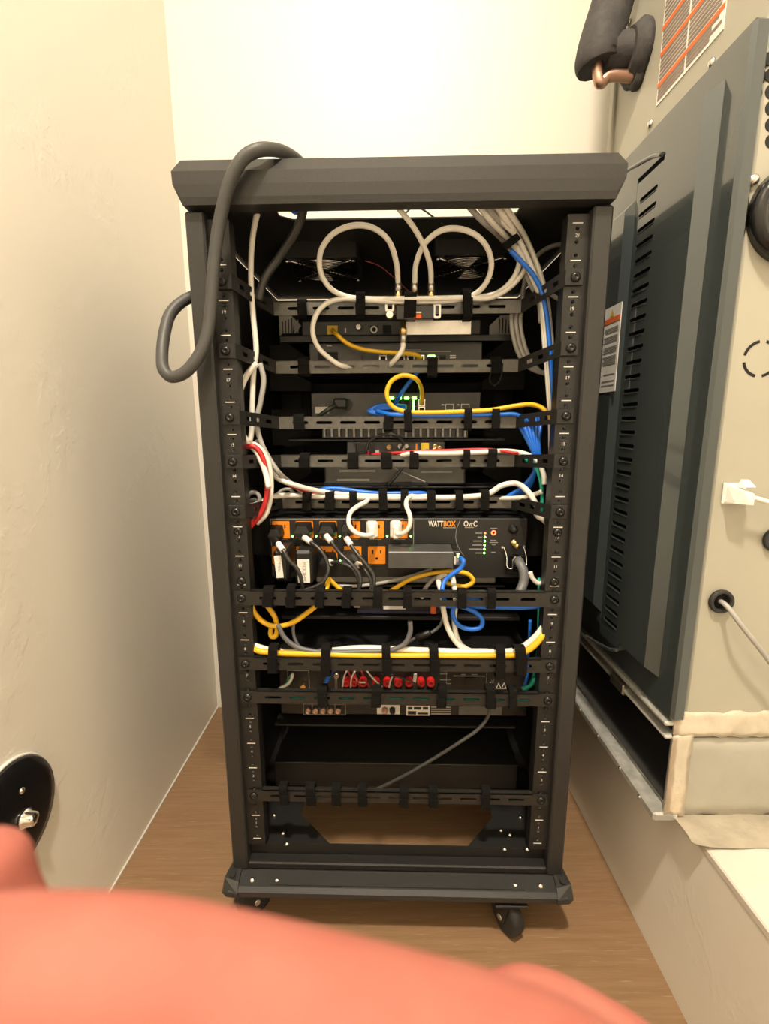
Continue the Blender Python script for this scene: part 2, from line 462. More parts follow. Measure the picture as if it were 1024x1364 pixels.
# door: backing sheet with rounded flange, pressed fields, louvre strip
door = MB().box(XP, XC, YN, YFAR - .015, ZD0, ZD1, .004)
def field(mb, y0, y1, z0, z1, x, base=XP, b=.014, bn=1, bf=1, bt=1, bb=1):
    bx = abs(base - x)
    pts = [(base, y, z) for y in (y0, y1) for z in (z0, z1)]
    pts += [(x, y0 + b * bn, z0 + b * bb), (x, y0 + b * bn, z1 - b * bt), (x, y1 - b * bf, z0 + b * bb), (x, y1 - b * bf, z1 - b * bt)]
    mb.hull(pts)
YA, YL0, YL1 = .616, .700, .768
ZS1, ZS0 = WX(858, 240, .372).z, WX(806, 842, .372).z
field(door, YA, YL0, ZD0 + .045, ZD1 - .035, .369, b=.0105, bf=0)
field(door, YL0, YL1, ZS1, ZD1 - .035, .369, bn=0, bf=0, bb=.5)
field(door, YL0, YL1, ZD0 + .045, ZS0, .369, bn=0, bf=0, bt=.5)
field(door, YL1, YFAR - .03, ZD0 + .045, ZD1 - .035, .369, bn=0)
field(door, YL1, YFAR - .05, ZS0 + .03, ZS1 - .02, .359, base=.369, b=.011)
D = part(door, 'door', DOORM, T, 'glossy slate grey door')
part(MB().box(XP - .003, XP + .0, YL0 + .003, YL1 - .003, ZS0, ZS1), 'louvre_recess', VOID, D)
zt, zb = WX(858, 265, .372).z, WX(812, 826, .372).z
holes = []
NS = 32
for i in range(NS):
    z = zt + (zb - zt) * i / (NS - 1)
    holes.append(slot(YL0 + .034, z, .046, .0054))
part(MB().plate(rect(YL0, YL1, ZS0, ZS1), holes, .3692, .3708, YZ), 'louvre_plate', DOORM, D, 'column of horizontal louvre slots')
for i in range(NS):   # bent lip below each slot
    z = zt + (zb - zt) * i / (NS - 1)
    part(MB().hull([(.3700, YL0 + .012, z - .0032), (.3700, YL0 + .056, z - .0032), (.3682, YL0 + .014, z - .0042), (.3682, YL0 + .054, z - .0042), (.3700, YL0 + .012, z - .006), (.3700, YL0 + .056, z - .006)]), 'louvre_lip', DOORM, D)
# arcs pressed at the ends of the louvre field
for zc, sg in ((ZS1 + .008, 1), (ZS0 - .008, -1)):
    a = [Vector((.3683, YL0 + .004 + .11 * t, zc + sg * .028 * t ** .7)) for t in (0, .2, .4, .6, .8, 1.0)]
    part(MB().tube(a, .0028, 6, 4), 'pressed_bead', DOORM, D)
# caution label on the door
y0, y1 = WX(829, 400, .3585).y, WX(806, 405, .3585).y
z1, z0 = WX(818, 407, .3585).z, WX(811, 522, .3585).z
lab = part(MB().box(.3580, .3588, y0, y1, z0, z1), 'caution_label', PAPER, D, 'white caution label with orange band')
h = z1 - z0; w = y1 - y0
part(MB().box(.3576, .3581, y0 + .002, y1 - .002, z1 - h * .19, z1 - h * .13), 'orange_band', STICKR, lab)
part(MB().hull([(.3576, y0 + w * .62, z1 - h * .115), (.3576, y0 + w * .38, z1 - h * .115), (.3576, y0 + w * .5, z1 - h * .03), (.3580, y0 + w * .5, z1 - h * .07)]), 'warning_triangle', YELP, lab)
mbx = MB()
for k, (a, b) in enumerate(((.24, .31), (.34, .42), (.46, .54), (.57, .68), (.78, .80), (.86, .88), (.91, .93))):
    nl = max(1, int((b - a) / .018))
    for j in range(nl):
        zz = z1 - h * (a + (b - a) * (j + .5) / nl)
        mbx.box(.3577, .3581, y0 + w * .1, y1 - w * (.1 + .15 * random.random()), zz - .0008, zz + .0008)
part(mbx, 'small_print', PRINTG, lab, kind='stuff')
# warning sticker above the door
xs = XC - .0006
y0, y1 = WX(963, 40, xs).y, WX(881, 60, xs).y
zb = WX(881, 134, xs).z; ztop = zb + .26
st = part(MB().box(xs - .0004, XC, y0, y1, zb, ztop), 'warning_sticker', PAPER, T, 'warning sticker with orange stripes and grey text')
rows = [WX(881, 110, xs).z, WX(881, 73, xs).z, WX(881, 42, xs).z]
mbx, mbo = MB(), MB()
for zz in rows: mbo.box(xs - .0009, xs - .0003, y0, y1, zz - .0028, zz + .0028)
edges = [zb] + rows + [ztop]
for a, b in zip(edges[:-1], edges[1:]):
    n = int((b - a) / .0058)
    for j in range(n):
        zz = a + .004 + (b - a - .006) * (j + .5) / n
        ycut = y0 + (y1 - y0) * random.uniform(.02, .18); ymid = y0 + (y1 - y0) * .52
        mbx.box(xs - .0008, xs - .0003, ymid + .002, y1 - .003, zz - .0019, zz + .0019)
        mbx.box(xs - .0008, xs - .0003, ycut, ymid - .002, zz - .0019, zz + .0019)
part(mbo, 'orange_stripes', STICKR, st); part(mbx, 'small_print', STICKG, st, kind='stuff')
# knock-out on the face towards the viewer: four arc slots
yk = YN + .006
c = WY(1013, 478, yk); r = .0198
for q in range(4):
    a0 = q * PI / 2 + .20; n = 8
    ring = [(c.x + math.cos(a0 + 1.17 * t / n) * (r + .0017), c.z + math.sin(a0 + 1.17 * t / n) * (r + .0017)) for t in range(n + 1)]
    ring += [(c.x + math.cos(a0 + 1.17 * t / n) * (r - .0017), c.z + math.sin(a0 + 1.17 * t / n) * (r - .0017)) for t in range(n, -1, -1)]
    part(MB().plate(ring, [], yk - .0003, yk + .0005, XZ), 'knockout_slot', VOID, T)
# vent holes along the right
for v in (78, 100, 122, 144, 166, 188):
    p = WY(1028, v, yk); part(MB().lathe([(.0075, -.0006), (.0075, .0006)], p, (0, -1, 0), 16), 'vent_hole', VOID, T)
# black collar with a chromed cap at the frame edge
p = WY(1056, 287, yk)
cl = part(MB().lathe([(.052, 0), (.052, .012), (.047, .018), (.040, .017), (.040, .006), (.0, .006)], p, (0, -1, 0), 32), 'round_collar', GLOSS, T)
part(MB().lathe([(.036, .006), (.037, .014), (.028, .022), (.012, .026), (0, .026)], p, (0, -1, 0), 28), 'chrome_cap', CHROME, cl)
# grommets
p = WY(958.5, 800, yk); G1 = p.copy()
gr = part(MB().lathe([(.0150, 0), (.0160, .003), (.0150, .006), (.0115, .006), (.0105, .003), (.0105, .0008), (0, .0008)], p, (0, -1, 0), 24), 'grommet', RUBBER, T)
part(MB().lathe([(.0104, .0009), (0, .0012)], p, (0, -1, 0), 20), 'grommet_hole', VOID, gr)
p = WY(1031, 718, yk)
part(MB().lathe([(.0150, 0), (.0160, .003), (.0150, .006), (.0115, .006), (.0105, .003), (0, .003)], p, (0, -1, 0), 24), 'grommet', RUBBER, T)

# foot of the furnace: open black compartment with galvanised edges, foil taped on the near side
T = thing('duct_base', 'foil-taped sheet metal base under the furnace, black open side', 'duct', (.75, .77, ZLEDGE), WORLD)
zt = ZLEDGE + .155
part(MB().box(XC - .002, 1.10, YN + .012, YFAR, ZLEDGE, zt - .002, .002), 'box', GALV, T)
part(MB().box(XC - .006, XC - .001, YN + .02, YFAR - .01, ZLEDGE + .018, zt - .004), 'dark_side_panel', GLOSS, T)
part(MB().box(XP - .006, XC + .01, YN + .004, YFAR, ZLEDGE - .004, ZLEDGE + .010, .003), 'bottom_flange', GALV, T)
part(MB().box(XP - .004, XC + .01, YN + .006, YFAR, zt - .010, zt - .003, .002), 'top_flange', GALV, T)
part(MB().box(XP - .002, XC, YN + .006, YFAR, zt - .030, zt - .024, .002), 'edge_strip', GALV, T)
part(MB().box(XP - .003, XC, .70, .745, zt - .036, zt - .018, .002), 'latch', ZINC, T)
for y in (.62, .68, .76, .84):
    part(MB().lathe([(.004, 0), (.003, .002), (0, .003)], (XP - .006, y, ZLEDGE + .003), (-1, 0, 0), 8), 'rivet', ZINC, T)
def crumpled(x0, x1, y, z0, z1, nx, nz, amp, th=.002):
    """tape strip facing the viewer with an uneven surface"""
    mb = MB(); vs, fs = [], []
    for j in range(nz + 1):
        for i in range(nx + 1):
            e = .25 if (j in (0, nz)) else 1
            vs.append((x0 + (x1 - x0) * i / nx, y - random.random() * amp * e, z0 + (z1 - z0) * j / nz + random.uniform(-1, 1) * amp * .6))
    N = nx + 1
    for j in range(nz):
        for i in range(nx): fs.append((j * N + i, j * N + i + 1, (j + 1) * N + i + 1, (j + 1) * N + i))
    nv = len(vs); vs += [(a, y + th, b_) for a, _, b_ in vs]
    fs += [tuple(k + nv for k in reversed(f)) for f in list(fs)]
    ring = [i for i in range(N)] + [j * N + nx for j in range(1, nz + 1)] + [nz * N + i for i in range(nx - 1, -1, -1)] + [j * N for j in range(nz - 1, 0, -1)]
    for a, b_ in zip(ring, ring[1:] + ring[:1]): fs.append((a, b_, b_ + nv, a + nv))
    mb.add(vs, fs, True); return mb
part(crumpled(XC - .012, 1.05, YN + .006, zt - .026, zt + .012, 60, 4, .004), 'foil_tape', FOIL, T, 'wrinkled silver foil tape')
part(crumpled(XC - .010, 1.05, YN + .010, ZLEDGE + .001, zt - .03, 30, 6, .0015), 'foil_facing', FOILG, T, 'smooth foil facing')
part(crumpled(XC - .012, XC + .016, YN + .005, ZLEDGE + .004, zt - .02, 3, 14, .003), 'foil_tape', FOIL, T)
# foil lying on the ledge in front of the base
mb = MB(); vs, fs = [], []
nx, ny = 40, 5
for j in range(ny + 1):
    for i in range(nx + 1):
        vs.append((XC + .004 + .62 * i / nx, YN - .045 + .055 * j / ny + random.uniform(-.002, .002), ZLEDGE + .001 + random.random() * .003 + (.004 if j == 0 and i < 2 else 0)))
for j in range(ny):
    for i in range(nx): fs.append((j * (nx + 1) + i, j * (nx + 1) + i + 1, (j + 1) * (nx + 1) + i + 1, (j + 1) * (nx + 1) + i))
nv = len(vs); vs += [(a, b, c - .0008) for a, b, c in vs]; fs += [tuple(k + nv for k in reversed(f)) for f in list(fs)]
part(mb.add(vs, fs, True), 'foil_flap', FOIL, T)

# refrigerant line entering the furnace
T = thing('insulated_pipe', 'black foam-insulated pipe elbow entering the upper furnace wall', 'pipe', (XC, .87, CAM_H + .55), WORLD)
pf = WX(853, 72, XC); pe = WY(795, 78, pf.y + .005); pu = WY(818, -5, pf.y + .01); pu2 = WY(838, -80, pf.y + .01)
part(MB().tube([pe + Vector((.002, 0, -.012)), pe, pu, pu2], [.031, .0335, .032, .032], 14, 6), 'insulation', FOAM, T)
part(MB().tube([pe + Vector((.012, 0, .004)), pf + Vector((-.012, 0, .004))], .027, 14, 6), 'stub_insulation', FOAM, T)
part(MB().lathe([(.042, 0), (.044, .008), (.037, .016), (.033, .022)], pf, (-1, 0, 0), 20), 'escutcheon', FOAM, T)
q = pf + Vector((0, -.004, -.034))
part(MB().tube([q, q + Vector((-.05, 0, .001)), pe + Vector((.004, -.01, -.040)), pe + Vector((-.004, -.008, -.006))], .0085, 10, 6), 'copper_line', COPPER, T)
part(MB().lathe([(.017, 0), (.018, .006), (.014, .012)], q, (-1, 0, 0), 16), 'seal', FOAM, T)

# cable clip and cables on the furnace
p = WY(976, 657, yk)
T = thing('cable_clip', 'white adhesive cable clip on the beige furnace side', 'clip', p, WORLD)
part(MB().box(p.x - .014, p.x + .014, p.y - .003, p.y, p.z - .013, p.z + .013, .001), 'base', WHITE, T)
part(MB().hull([p + Vector((a, b, c)) for a, b, c in ((-.012, -.003, -.010), (-.010, -.003, .010), (.010, -.003, -.011), (.012, -.003, .006), (-.010, -.020, -.010), (-.006, -.022, .006), (.009, -.024, -.011), (.010, -.022, .002))]), 'body', WHITE, T)
part(MB().hull([p + Vector((a, b, c)) for a, b, c in ((.000, -.004, .008), (.010, -.004, .008), (.000, -.018, .010), (.012, -.020, .010), (.002, -.008, .018), (.010, -.010, .018))]), 'latch', WHITE, T)
pts = [p + Vector((.004, -.014, -.002))] + [WY(u, v, yk - d) for u, v, d in ((990, 661, .018), (1010, 665, .02), (1040, 676, .02), (1080, 700, .02))]
single(MB().tube(pts, .0030, 8, 6), 'thin_white_cable', WHITEC, 'thin white cable leaving the clip on the furnace', 'cable', space=WORLD)
pts = [G1 + Vector((0, .002, 0)), G1 + Vector((.002, -.010, -.003))] + [WY(u, v, yk - d) for u, v, d in ((985, 830, .022), (1024, 880, .024), (1060, 935, .02))]
single(MB().tube(pts, .0032, 8, 6), 'thin_grey_cable', GREYC, 'pale grey cable coming out of the furnace grommet', 'cable', space=WORLD)

# round black plate on the left wall
c = Vector((XL, .548, CAM_H - .515)); 
T = thing('wall_plate', 'round glossy black plate bolted to the left wall', 'wall plate', c, WORLD)
part(MB().lathe([(.074, 0), (.075, .006), (.072, .010), (.06, .0115), (0, .0105)], c, (1, 0, 0), 40), 'disc', GLOSS, T)
part(MB().lathe([(.0765, -.001), (.0775, .002), (.076, .004)], c, (1, 0, 0), 40), 'rim', WHITE, T)
part(MB().lathe([(.014, .010), (.014, .014), (.010, .017), (.009, .024), (.004, .026), (0, .026)], c + Vector((0, .010, -.012)), (1, 0, 0), 12), 'bolt', CHROME, T)
part(MB().lathe([(.005, .010), (.004, .013), (0, .014)], c + Vector((0, .012, .030)), (1, 0, 0), 10), 'screw', STEEL, T)

# ================================================================== HAND close to the camera
def CW(x, y, d):
    """camera metres (right, down, forward) -> world"""
    return cam.matrix_world @ Vector((x, -y, -d))
def CP(u, v, d):
    return CW((u - 512) / F_PX * d, (v - 682) / F_PX * d, d)
def build_hand():
    V, Ed, Rr = [], [], []
    def add(p, r, prev=None):
        V.append(p); Rr.append(r)
        if prev is not None: Ed.append((prev, len(V) - 1))
        return len(V) - 1
    palm = add(CW(.050, .150, .062), .026)
    wrist = add(CW(.062, .195, .045), .024, palm)
    fore = add(CW(.075, .250, .010), .027, wrist)
    add(CW(.09, .33, -.06), .034, fore)
    knuck = add(CW(.052, .118, .064), .018, palm)
    # index finger lies across the lower edge of the view
    a = add(CP(960, 1625, .066), .0122, knuck)
    b = add(CP(735, 1462, .0605), .0114, a)
    c = add(CP(470, 1394, .0575), .0108, b)
    d = add(CP(170, 1326, .0565), .0107, c)
    e = add(CP(-60, 1310, .0575), .0098, d)
    add(CP(-150, 1335, .059), .0075, e)
    # thumb comes up on the left
    t0 = add(CW(.010, .160, .070), .018, palm)
    t1 = add(CW(-.030, .135, .082), .0125, t0)
    t2 = add(CW(-.062, .095, .087), .0098, t1)
    t3 = add(CP(-34, 1185, .0875), .0094, t2)
    add(CP(-24, 1110, .0875), .0086, t3)
    # middle, ring and little finger curl away below the view
    for k, (x, y, r) in enumerate(((.058, .130, .0115), (.060, .148, .0108), (.060, .166, .0095))):
        k0 = add(CW(x + .006, y + .006, .078), r + .003, palm)
        k1 = add(CW(x + .004, y, .108 - .004 * k), r, k0)
        k2 = add(CW(x - .022, y - .004, .122 - .006 * k), r * .93, k1)
        add(CW(x - .042, y - .002, .112 - .006 * k), r * .8, k2)
    me = bpy.data.meshes.new('hand'); org = CW(.05, .15, .062)
    me.from_pydata([tuple(p - org) for p in V], Ed, [])
    o = bpy.data.objects.new('hand', me); COL.objects.link(o); o.location = org
    sk = o.modifiers.new('skin', 'SKIN'); sk.use_smooth_shade = True; sk.branch_smoothing = .5
    if not me.skin_vertices: me.attributes
    for i, r in enumerate(Rr):
        me.skin_vertices[0].data[i].radius = (r, r); me.skin_vertices[0].data[i].use_root = (i == 0)
    ss = o.modifiers.new('subdivision', 'SUBSURF'); ss.levels = 2; ss.render_levels = 2
    me.materials.append(M_SKIN)
    o['label'] = 'blurred pink hand with a finger across the bottom edge'; o['category'] = 'hand'
    return o
build_hand()

# ================================================================== RACK
U = .04445
RKT = thing('equipment_rack', 'black rolling equipment rack with open rear and cast top cap', 'rack', (0, .22, -.15))
ZFL = -.15 + .0015           # floor in rack coordinates (RZ + CAM_H = .1515)
ZFL = -(RZ + CAM_H)
DEPTH = .47
# posts framing the opening
for s in (-1, 1):
    part(MB().box(s * .2475, s * .2725, -.012, .006, -.050, .950, .0025), 'post', TRIM, RKT)
    part(MB().box(s * .2700, s * .2722, .006, DEPTH, -.045, .955), 'side_panel', POWDER, RKT)
    part(MB().box(s * .2475, s * .2495, .004, .060, -.045, .950), 'post_return', POWDER, RKT)
    # rear rail with tapped holes
    holes = []
    for k in range(21):
        for h in (.00635, .0222, .0381): holes.append(circ(s * .2325, k * U + h, .0027, 8))
    x0, x1 = sorted((s * .2195, s * .2490))
    rail = part(MB().plate(rect(x0, x1, -.012, .944), holes, 0, .002, XZ), 'rail', RAILM, RKT)
    part(MB().box(s * .2195, s * .2212, .002, .022, -.012, .944), 'rail_flange', RAILM, rail)
    # bright threads of the tapped holes
    th = MB()
    for k in range(21):
        for h in (.00635, .0222, .0381): th.lathe([(.0027, .0012), (.0019, .0035), (.0019, .006)], (s * .2325, 0, k * U + h), (0, 1, 0), 8); th.f.pop(); th.sm.pop(); th.f.pop(); th.sm.pop()
    part(th, 'hole_threads', ZINC, rail, kind='stuff')
    mk = MB()
    for k in range(22): mk.box(s * .2325 - .0065, s * .2325 + .0065, -.0004, 0, k * U - .0006 , k * U + .0006)
    for k in range(21): text_mb(mk, str(k + 1), .0062, (s * .2325, -.0004, k * U + .0300))
    part(mk, 'unit_markings', PRINT, rail, kind='stuff')
    part(MB().box(s * .2195, s * .2490, DEPTH - .03, DEPTH - .028, -.012, .944), 'front_rail', RAILM, RKT)
    for z in (.035, .90, .38, .62, .81):
        part(MB().lathe([(.0035, 0), (.003, .002), (.001, .003)], (s * .2475, .012, z), (-s, 0, 0), 8), 'rivet', ZINC, RKT)
# front closing panel (far side)
part(MB().box(-.270, .270, DEPTH, DEPTH + .004, -.02, .955), 'front_panel', POWDER, RKT)
# lid with a cable slot, and the cap beam in front of it
sl0 = [Lz(371, 277, .9585), Lz(690, 272, .9585), Lz(386, 287, .9585), Lz(672, 287, .9585)]
ya, yb = .004, max(.045, (sl0[2].y + sl0[3].y) / 2)
hole = [(sl0[0].x - .005, ya), (sl0[1].x + .005, ya), (sl0[1].x + .005, yb - .012), (sl0[3].x, yb), (sl0[2].x, yb), (sl0[0].x - .005, yb - .012)]
part(MB().plate(rect(-.272, .272, -.002, DEPTH + .004), [hole], .9585, .9605, XY), 'lid', POWDER, RKT)
cap = MB()
pts = []
for x, z, y in ((.2700, .9525, -.021), (.2700, .9525, .002), (.2702, .961, -.023), (.2702, .961, .002), (.2795, .975, -.024), (.2795, .975, .002), (.2800, .990, -.024), (.2800, .990, .002), (.2730, 1.0085, -.010), (.2730, 1.0085, .002)):
    pts += [(x, y, z), (-x, y, z)]
cap.hull(pts)
part(cap, 'top_cap', TRIM, RKT)
for s in (-1, 1):
    part(MB().hull([(s * .272, 0, .958), (s * .280, 0, .970), (s * .280, 0, .990), (s * .273, 0, 1.0085), (s * .262, 0, 1.0085), (s * .262, 0, .958),
                    (s * .272, DEPTH, .958), (s * .280, DEPTH, .970), (s * .280, DEPTH, .990), (s * .273, DEPTH, 1.0085), (s * .262, DEPTH, 1.0085), (s * .262, DEPTH, .958)]), 'cap_side', TRIM, RKT)
part(MB().box(-.262, .262, DEPTH - .02, DEPTH + .004, .9605, 1.0085, .003), 'cap_back', TRIM, RKT)
# fans under the lid
zf = .934
for (cu) in (-1, 1):
    a, b, c, d = [Lz(u, v, zf) for u, v in (((380, 342), (469.6, 341), (400, 377.5), (478, 376)) if cu < 0 else ((587, 341), (664, 336), (580, 374), (657, 374)))]
    cx = (a.x + b.x + c.x + d.x) / 4; cy = (a.y + b.y + c.y + d.y) / 4
    hw = .060
    fan = part(MB().plate(rrect(cx - hw, cx + hw, cy - hw, cy + hw, .006), [circ(cx, cy, .0565, 28)], zf + .002, .9585, XY), 'fan', DARK, RKT, 'roof fan with wire guard')
    part(MB().lathe([(.020, zf + .004), (.020, .955)], (cx, cy, 0), (0, 0, 1), 20), 'hub', DARK, fan)
    for k in range(7):
        a0 = 2 * PI * k / 7
        p = []
        for rr, da, z in ((.019, 0, .940), (.054, .25, .940), (.054, .75, .953), (.019, .7, .953)):
            p.append((cx + rr * math.cos(a0 + da), cy + rr * math.sin(a0 + da), z))
        part(MB().add(p + [(x, y, z + .001) for x, y, z in p], [(0, 1, 2, 3), (7, 6, 5, 4), (0, 4, 5, 1), (1, 5, 6, 2), (2, 6, 7, 3), (3, 7, 4, 0)]), 'blade', DARK, fan)
    gd = MB()
    for rr in (.013, .020, .027, .034, .041, .048, .055):
        ring = [(cx + rr * math.cos(2 * PI * k / 28), cy + rr * math.sin(2 * PI * k / 28), zf) for k in range(29)]
        gd.tube([Vector(p) for p in ring], .0009, 5, spline=False, caps=False)
    for q in range(4):
        an = PI / 4 + q * PI / 2
        gd.tube([Vector((cx + .010 * math.cos(an), cy + .010 * math.sin(an), zf + .001)), Vector((cx + .074 * math.cos(an), cy + .074 * math.sin(an), zf + .001))], .0011, 5, spline=False)
    part(gd, 'guard', CHROME, fan)
    for sx in (-1, 1):
        for sy in (-1, 1):
            part(MB().lathe([(.0035, 0), (.0035, .0025), (.0015, .0035)], (cx + sx * .0525, cy + sy * .0525, zf), (0, 0, -1), 8), 'screw', CHROME, fan)
# base plate with the big chamfered opening
zb = -.022
def bz(u, v): p = Lz(u, v, zb); return (p.x, p.y)
n0, n1 = bz(440, 1125), bz(622, 1127)
yn = (n0[1] + n1[1]) / 2
c0, c1 = bz(401, 1086), bz(655, 1088)
yc = (c0[1] + c1[1]) / 2
hole = [(n0[0], yn), (n1[0], yn), (c1[0], yc), (c1[0], .40), (c0[0], .40), (c0[0], yc)]
part(MB().plate(rect(-.268, .268, .012, DEPTH), [hole], zb - .002, zb, XY), 'base_plate', POWDER, RKT)
part(MB().box(-.268, .268, .010, .0125, zb - .024, zb + .002), 'base_flange', POWDER, RKT)
part(MB().box(-.2475, .2475, -.010, .010, -.050, -.0375, .002), 'bottom_rail', POWDER, RKT)
for (u, v) in ((377, 1110), (382, 1124), (679, 1112), (672, 1131), (702, 1131), (667, 1106), (365, 1086), (693, 1089)):
    p = Lz(u, v, zb + .001)
    part(MB().lathe([(.0042, 0), (.0040, .0025), (.0015, .0045)], (p.x, p.y, zb), (0, 0, 1), 10), 'bolt', STEEL, RKT)
# bottom trim bar
zt0 = L(530, 1163, -.012).z; zt1 = L(530, 1188, -.040).z; zt2 = L(530, 1198, -.042).z
tr = MB()
pts = []
for s in (-1, 1):
    pts += [(s * .274, -.010, zt0), (s * .272, -.036, zt1), (s * .270, -.044, zt1 - .003), (s * .266, -.044, zt2), (s * .268, -.010, zt2 - .012), (s * .274, .006, zt0), (s * .268, .006, zt2 - .012)]
tr.hull(pts)
TB = part(tr, 'bottom_trim', TRIM, RKT)
for s in (-1, 1):
    part(MB().hull([(s * .2765, -.012, zt0 + .003), (s * .258, -.012, zt0 + .003), (s * .280, -.030, zt1 + .010), (s * .256, -.034, zt1 + .006), (s * .281, -.042, zt1 - .006), (s * .255, -.046, zt1 - .004), (s * .274, -.044, zt2), (s * .255, -.046, zt2), (s * .272, .004, zt2), (s * .258, .004, zt2), (s * .2765, .004, zt0 + .003)]), 'trim_end', TRIM, TB)
    hp = Vector((s * .268, -.026, zt1 + .0125))
    part(MB().lathe([(.0050, -.002), (.0050, .0022)], hp, Vector((0, -.5, .85)), 12), 'end_hole', VOID, TB)
for (u, v) in ((336, 1176), (369, 1176), (686, 1182), (720, 1182)):
    t = .62; y = -.012 - .024 * t; z = zt0 + (zt1 - zt0) * t
    p = L(u, v, y)
    part(MB().lathe([(.0045, 0), (.004, .002), (.0015, .003)], (p.x, y, z), Vector((0, -.6, .8)), 10), 'screw', STEEL, TB)
part(MB().hull([(x, y, z) for x in (-.205, .205) for y, z in ((-.014, zt0 + .0015), (-.034, zt1 + .0025), (-.014, zt0 - .002), (-.034, zt1 - .002))]), 'trim_pad', TRIM, TB)
# casters
for (x, y, a) in ((L(676, 1215, -.02).x, -.016, .5), (L(335, 1205, -.01).x, .004, -.9), (.2, DEPTH - .05, .3), (-.2, DEPTH - .05, -.4)):
    top = zt2 - .014
    rw = (top - ZFL) * .45
    ca, sa = math.cos(a), math.sin(a)
    ctr = Vector((x, y, ZFL + rw)); ax = Vector((ca, sa, 0))
    cst = part(MB().box(x - .026, x + .026, y - .026, y + .026, top, top + .005, .001).lathe([(.020, 0), (.018, .006)], (x, y, top - .006), (0, 0, 1), 14), 'caster', POWDER, RKT)
    part(MB().lathe([(rw * .8, -.011), (rw, -.008), (rw, .008), (rw * .8, .011)], ctr, ax, 22), 'wheel', RUBBER, cst)
    for s in (-1, 1):
        o = ctr + ax * (s * .0145); f = Vector((-sa, ca, 0))
        part(MB().hull([o + ax * e + f * p + Vector((0, 0, q)) for e in (-.001, .001) for p, q in ((-.008, -.008), (.008, -.008), (-.018, top - ctr.z - .002), (.018, top - ctr.z - .002))]), 'fork', POWDER, cst)
    part(MB().lathe([(.005, -.017), (.005, .017)], ctr, ax, 8), 'axle', ZINC, cst)

# ------------------------------------------------------------------ lacing bars
def screw_mb(x, y, z, r=.0066):
    mb = MB().lathe([(r, 0), (r * .95, .0018), (r * .6, .0036), (r * .32, .0040), (r * .30, .0026), (0, .0026)], (x, y, z), (0, -1, 0), 16)
    return mb
BARS = {}
YFL, YOF = -.0045, .100
def flush_bar(key, vl, vr, half, label):
    z = (L(325, vl, YFL).z + L(735, vr, YFL).z) / 2
    T = thing('lacing_bar', label, 'lacing bar', (0, YFL, z - half), group='slotted lacing bars of the rack')
    holes = [slot(x, z, .026, .0046) for x in [-.1925 + .0385 * k for k in range(11)]]
    part(MB().plate(rect(-.2425, .2425, z - half, z + half), holes, YFL, YFL + .0022, XZ), 'plate', BARM, T)
    part(MB().box(-.219, .219, YFL, YFL + .010, z + half - .0014, z + half), 'top_flange', BARM, T)
    for s in (-1, 1): part(screw_mb(s * .2325, YFL, z), 'screw', SCREWM, T)
    BARS[key] = (z, YFL, half)
def offset_bar(key, ul, vl, ur, vr, vscrew_l, vscrew_r, label, half=.0098):
    pl, pr = L(ul, vl, YOF), L(ur, vr, YOF)
    z = (pl.z + pr.z) / 2
    zs = (L(305, vscrew_l, 0).z + L(755, vscrew_r, 0).z) / 2
    T = thing('lacing_bar', label, 'lacing bar', (0, YOF, z - half), group='slotted lacing bars of the rack')
    n = int((pr.x - pl.x - .03) / .0385); x0 = (pl.x + pr.x) / 2 - (n - 1) * .0385 / 2
    holes = [slot(x0 + .0385 * k, z, .026, .0046) for k in range(n)]
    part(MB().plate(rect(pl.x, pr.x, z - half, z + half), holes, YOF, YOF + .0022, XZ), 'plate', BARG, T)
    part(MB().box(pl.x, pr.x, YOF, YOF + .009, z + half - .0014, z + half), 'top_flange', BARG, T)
    for s, p in ((-1, pl), (1, pr)):
        # arm: slotted plate leaning back from the rail to the bar
        A = Vector((s * .2205, YFL, zs)); B = Vector((p.x, YOF, z))
        ln = (B - A).length
        def fn(a, b, t, A=A, B=B, ln=ln, s=s):
            q = A.lerp(B, a); nrm = Vector((B.y - A.y, -(B.x - A.x), 0)).normalized() * t
            return (q.x + nrm.x, q.y + nrm.y, q.z + b)
        part(MB().plate(rect(0, 1, -half, half), [rect(.16, .28, -.003, .003), rect(.40, .52, -.003, .003), rect(.64, .80, -.003, .003)], 0, .002, fn), 'arm', POWDER, T)
        part(MB().box(s * .2425, s * .2195, YFL, YFL + .002, zs - half, zs + half, .0005), 'mounting_tab', RAILM, T)
        part(screw_mb(s * .2325, YFL, zs), 'screw', SCREWM, T)
    BARS[key] = (z, YOF, half)
offset_bar('O1', 363, 410.5, 694, 408.5, 376, 370, 'topmost slotted lacing bar, carrying the coax splitter')
offset_bar('O2', 366, 488.5, 690, 487.5, 468, 464, 'slotted lacing bar second from the top, below the yellow-cabled router')
offset_bar('O3', 370, 563, 687, 562, 556, 555, 'slotted lacing bar third from the top, below the network switch')
offset_bar('O4', 373, 615, 685, 613, 616, 613, 'slotted lacing bar fourth from the top, below the finned heat sink')
offset_bar('O5', 375, 669, 681, 669, 681, 682, 'slotted lacing bar just above the power unit with orange outlets')
flush_bar('F1', 797, 798.5, .0112, 'wide slotted lacing bar just below the power unit')
flush_bar('F2', 885, 887, .0103, 'wide slotted lacing bar directly above the red speaker terminals')
flush_bar('F3', 930, 932, .0103, 'wide slotted lacing bar directly below the red speaker terminals')
flush_bar('F4', 1060, 1066, .0098, 'lowest slotted lacing bar near the rack base')
# spare screws in the rails
for (u, v) in ((317.6, 707.7), (742.6, 709), (321, 774), (737.8, 775)):
    p = L(u, v, 0); s = -1 if u < 512 else 1
    part(screw_mb(s * .2325, 0, p.z), 'screw', SCREWM, RKT)

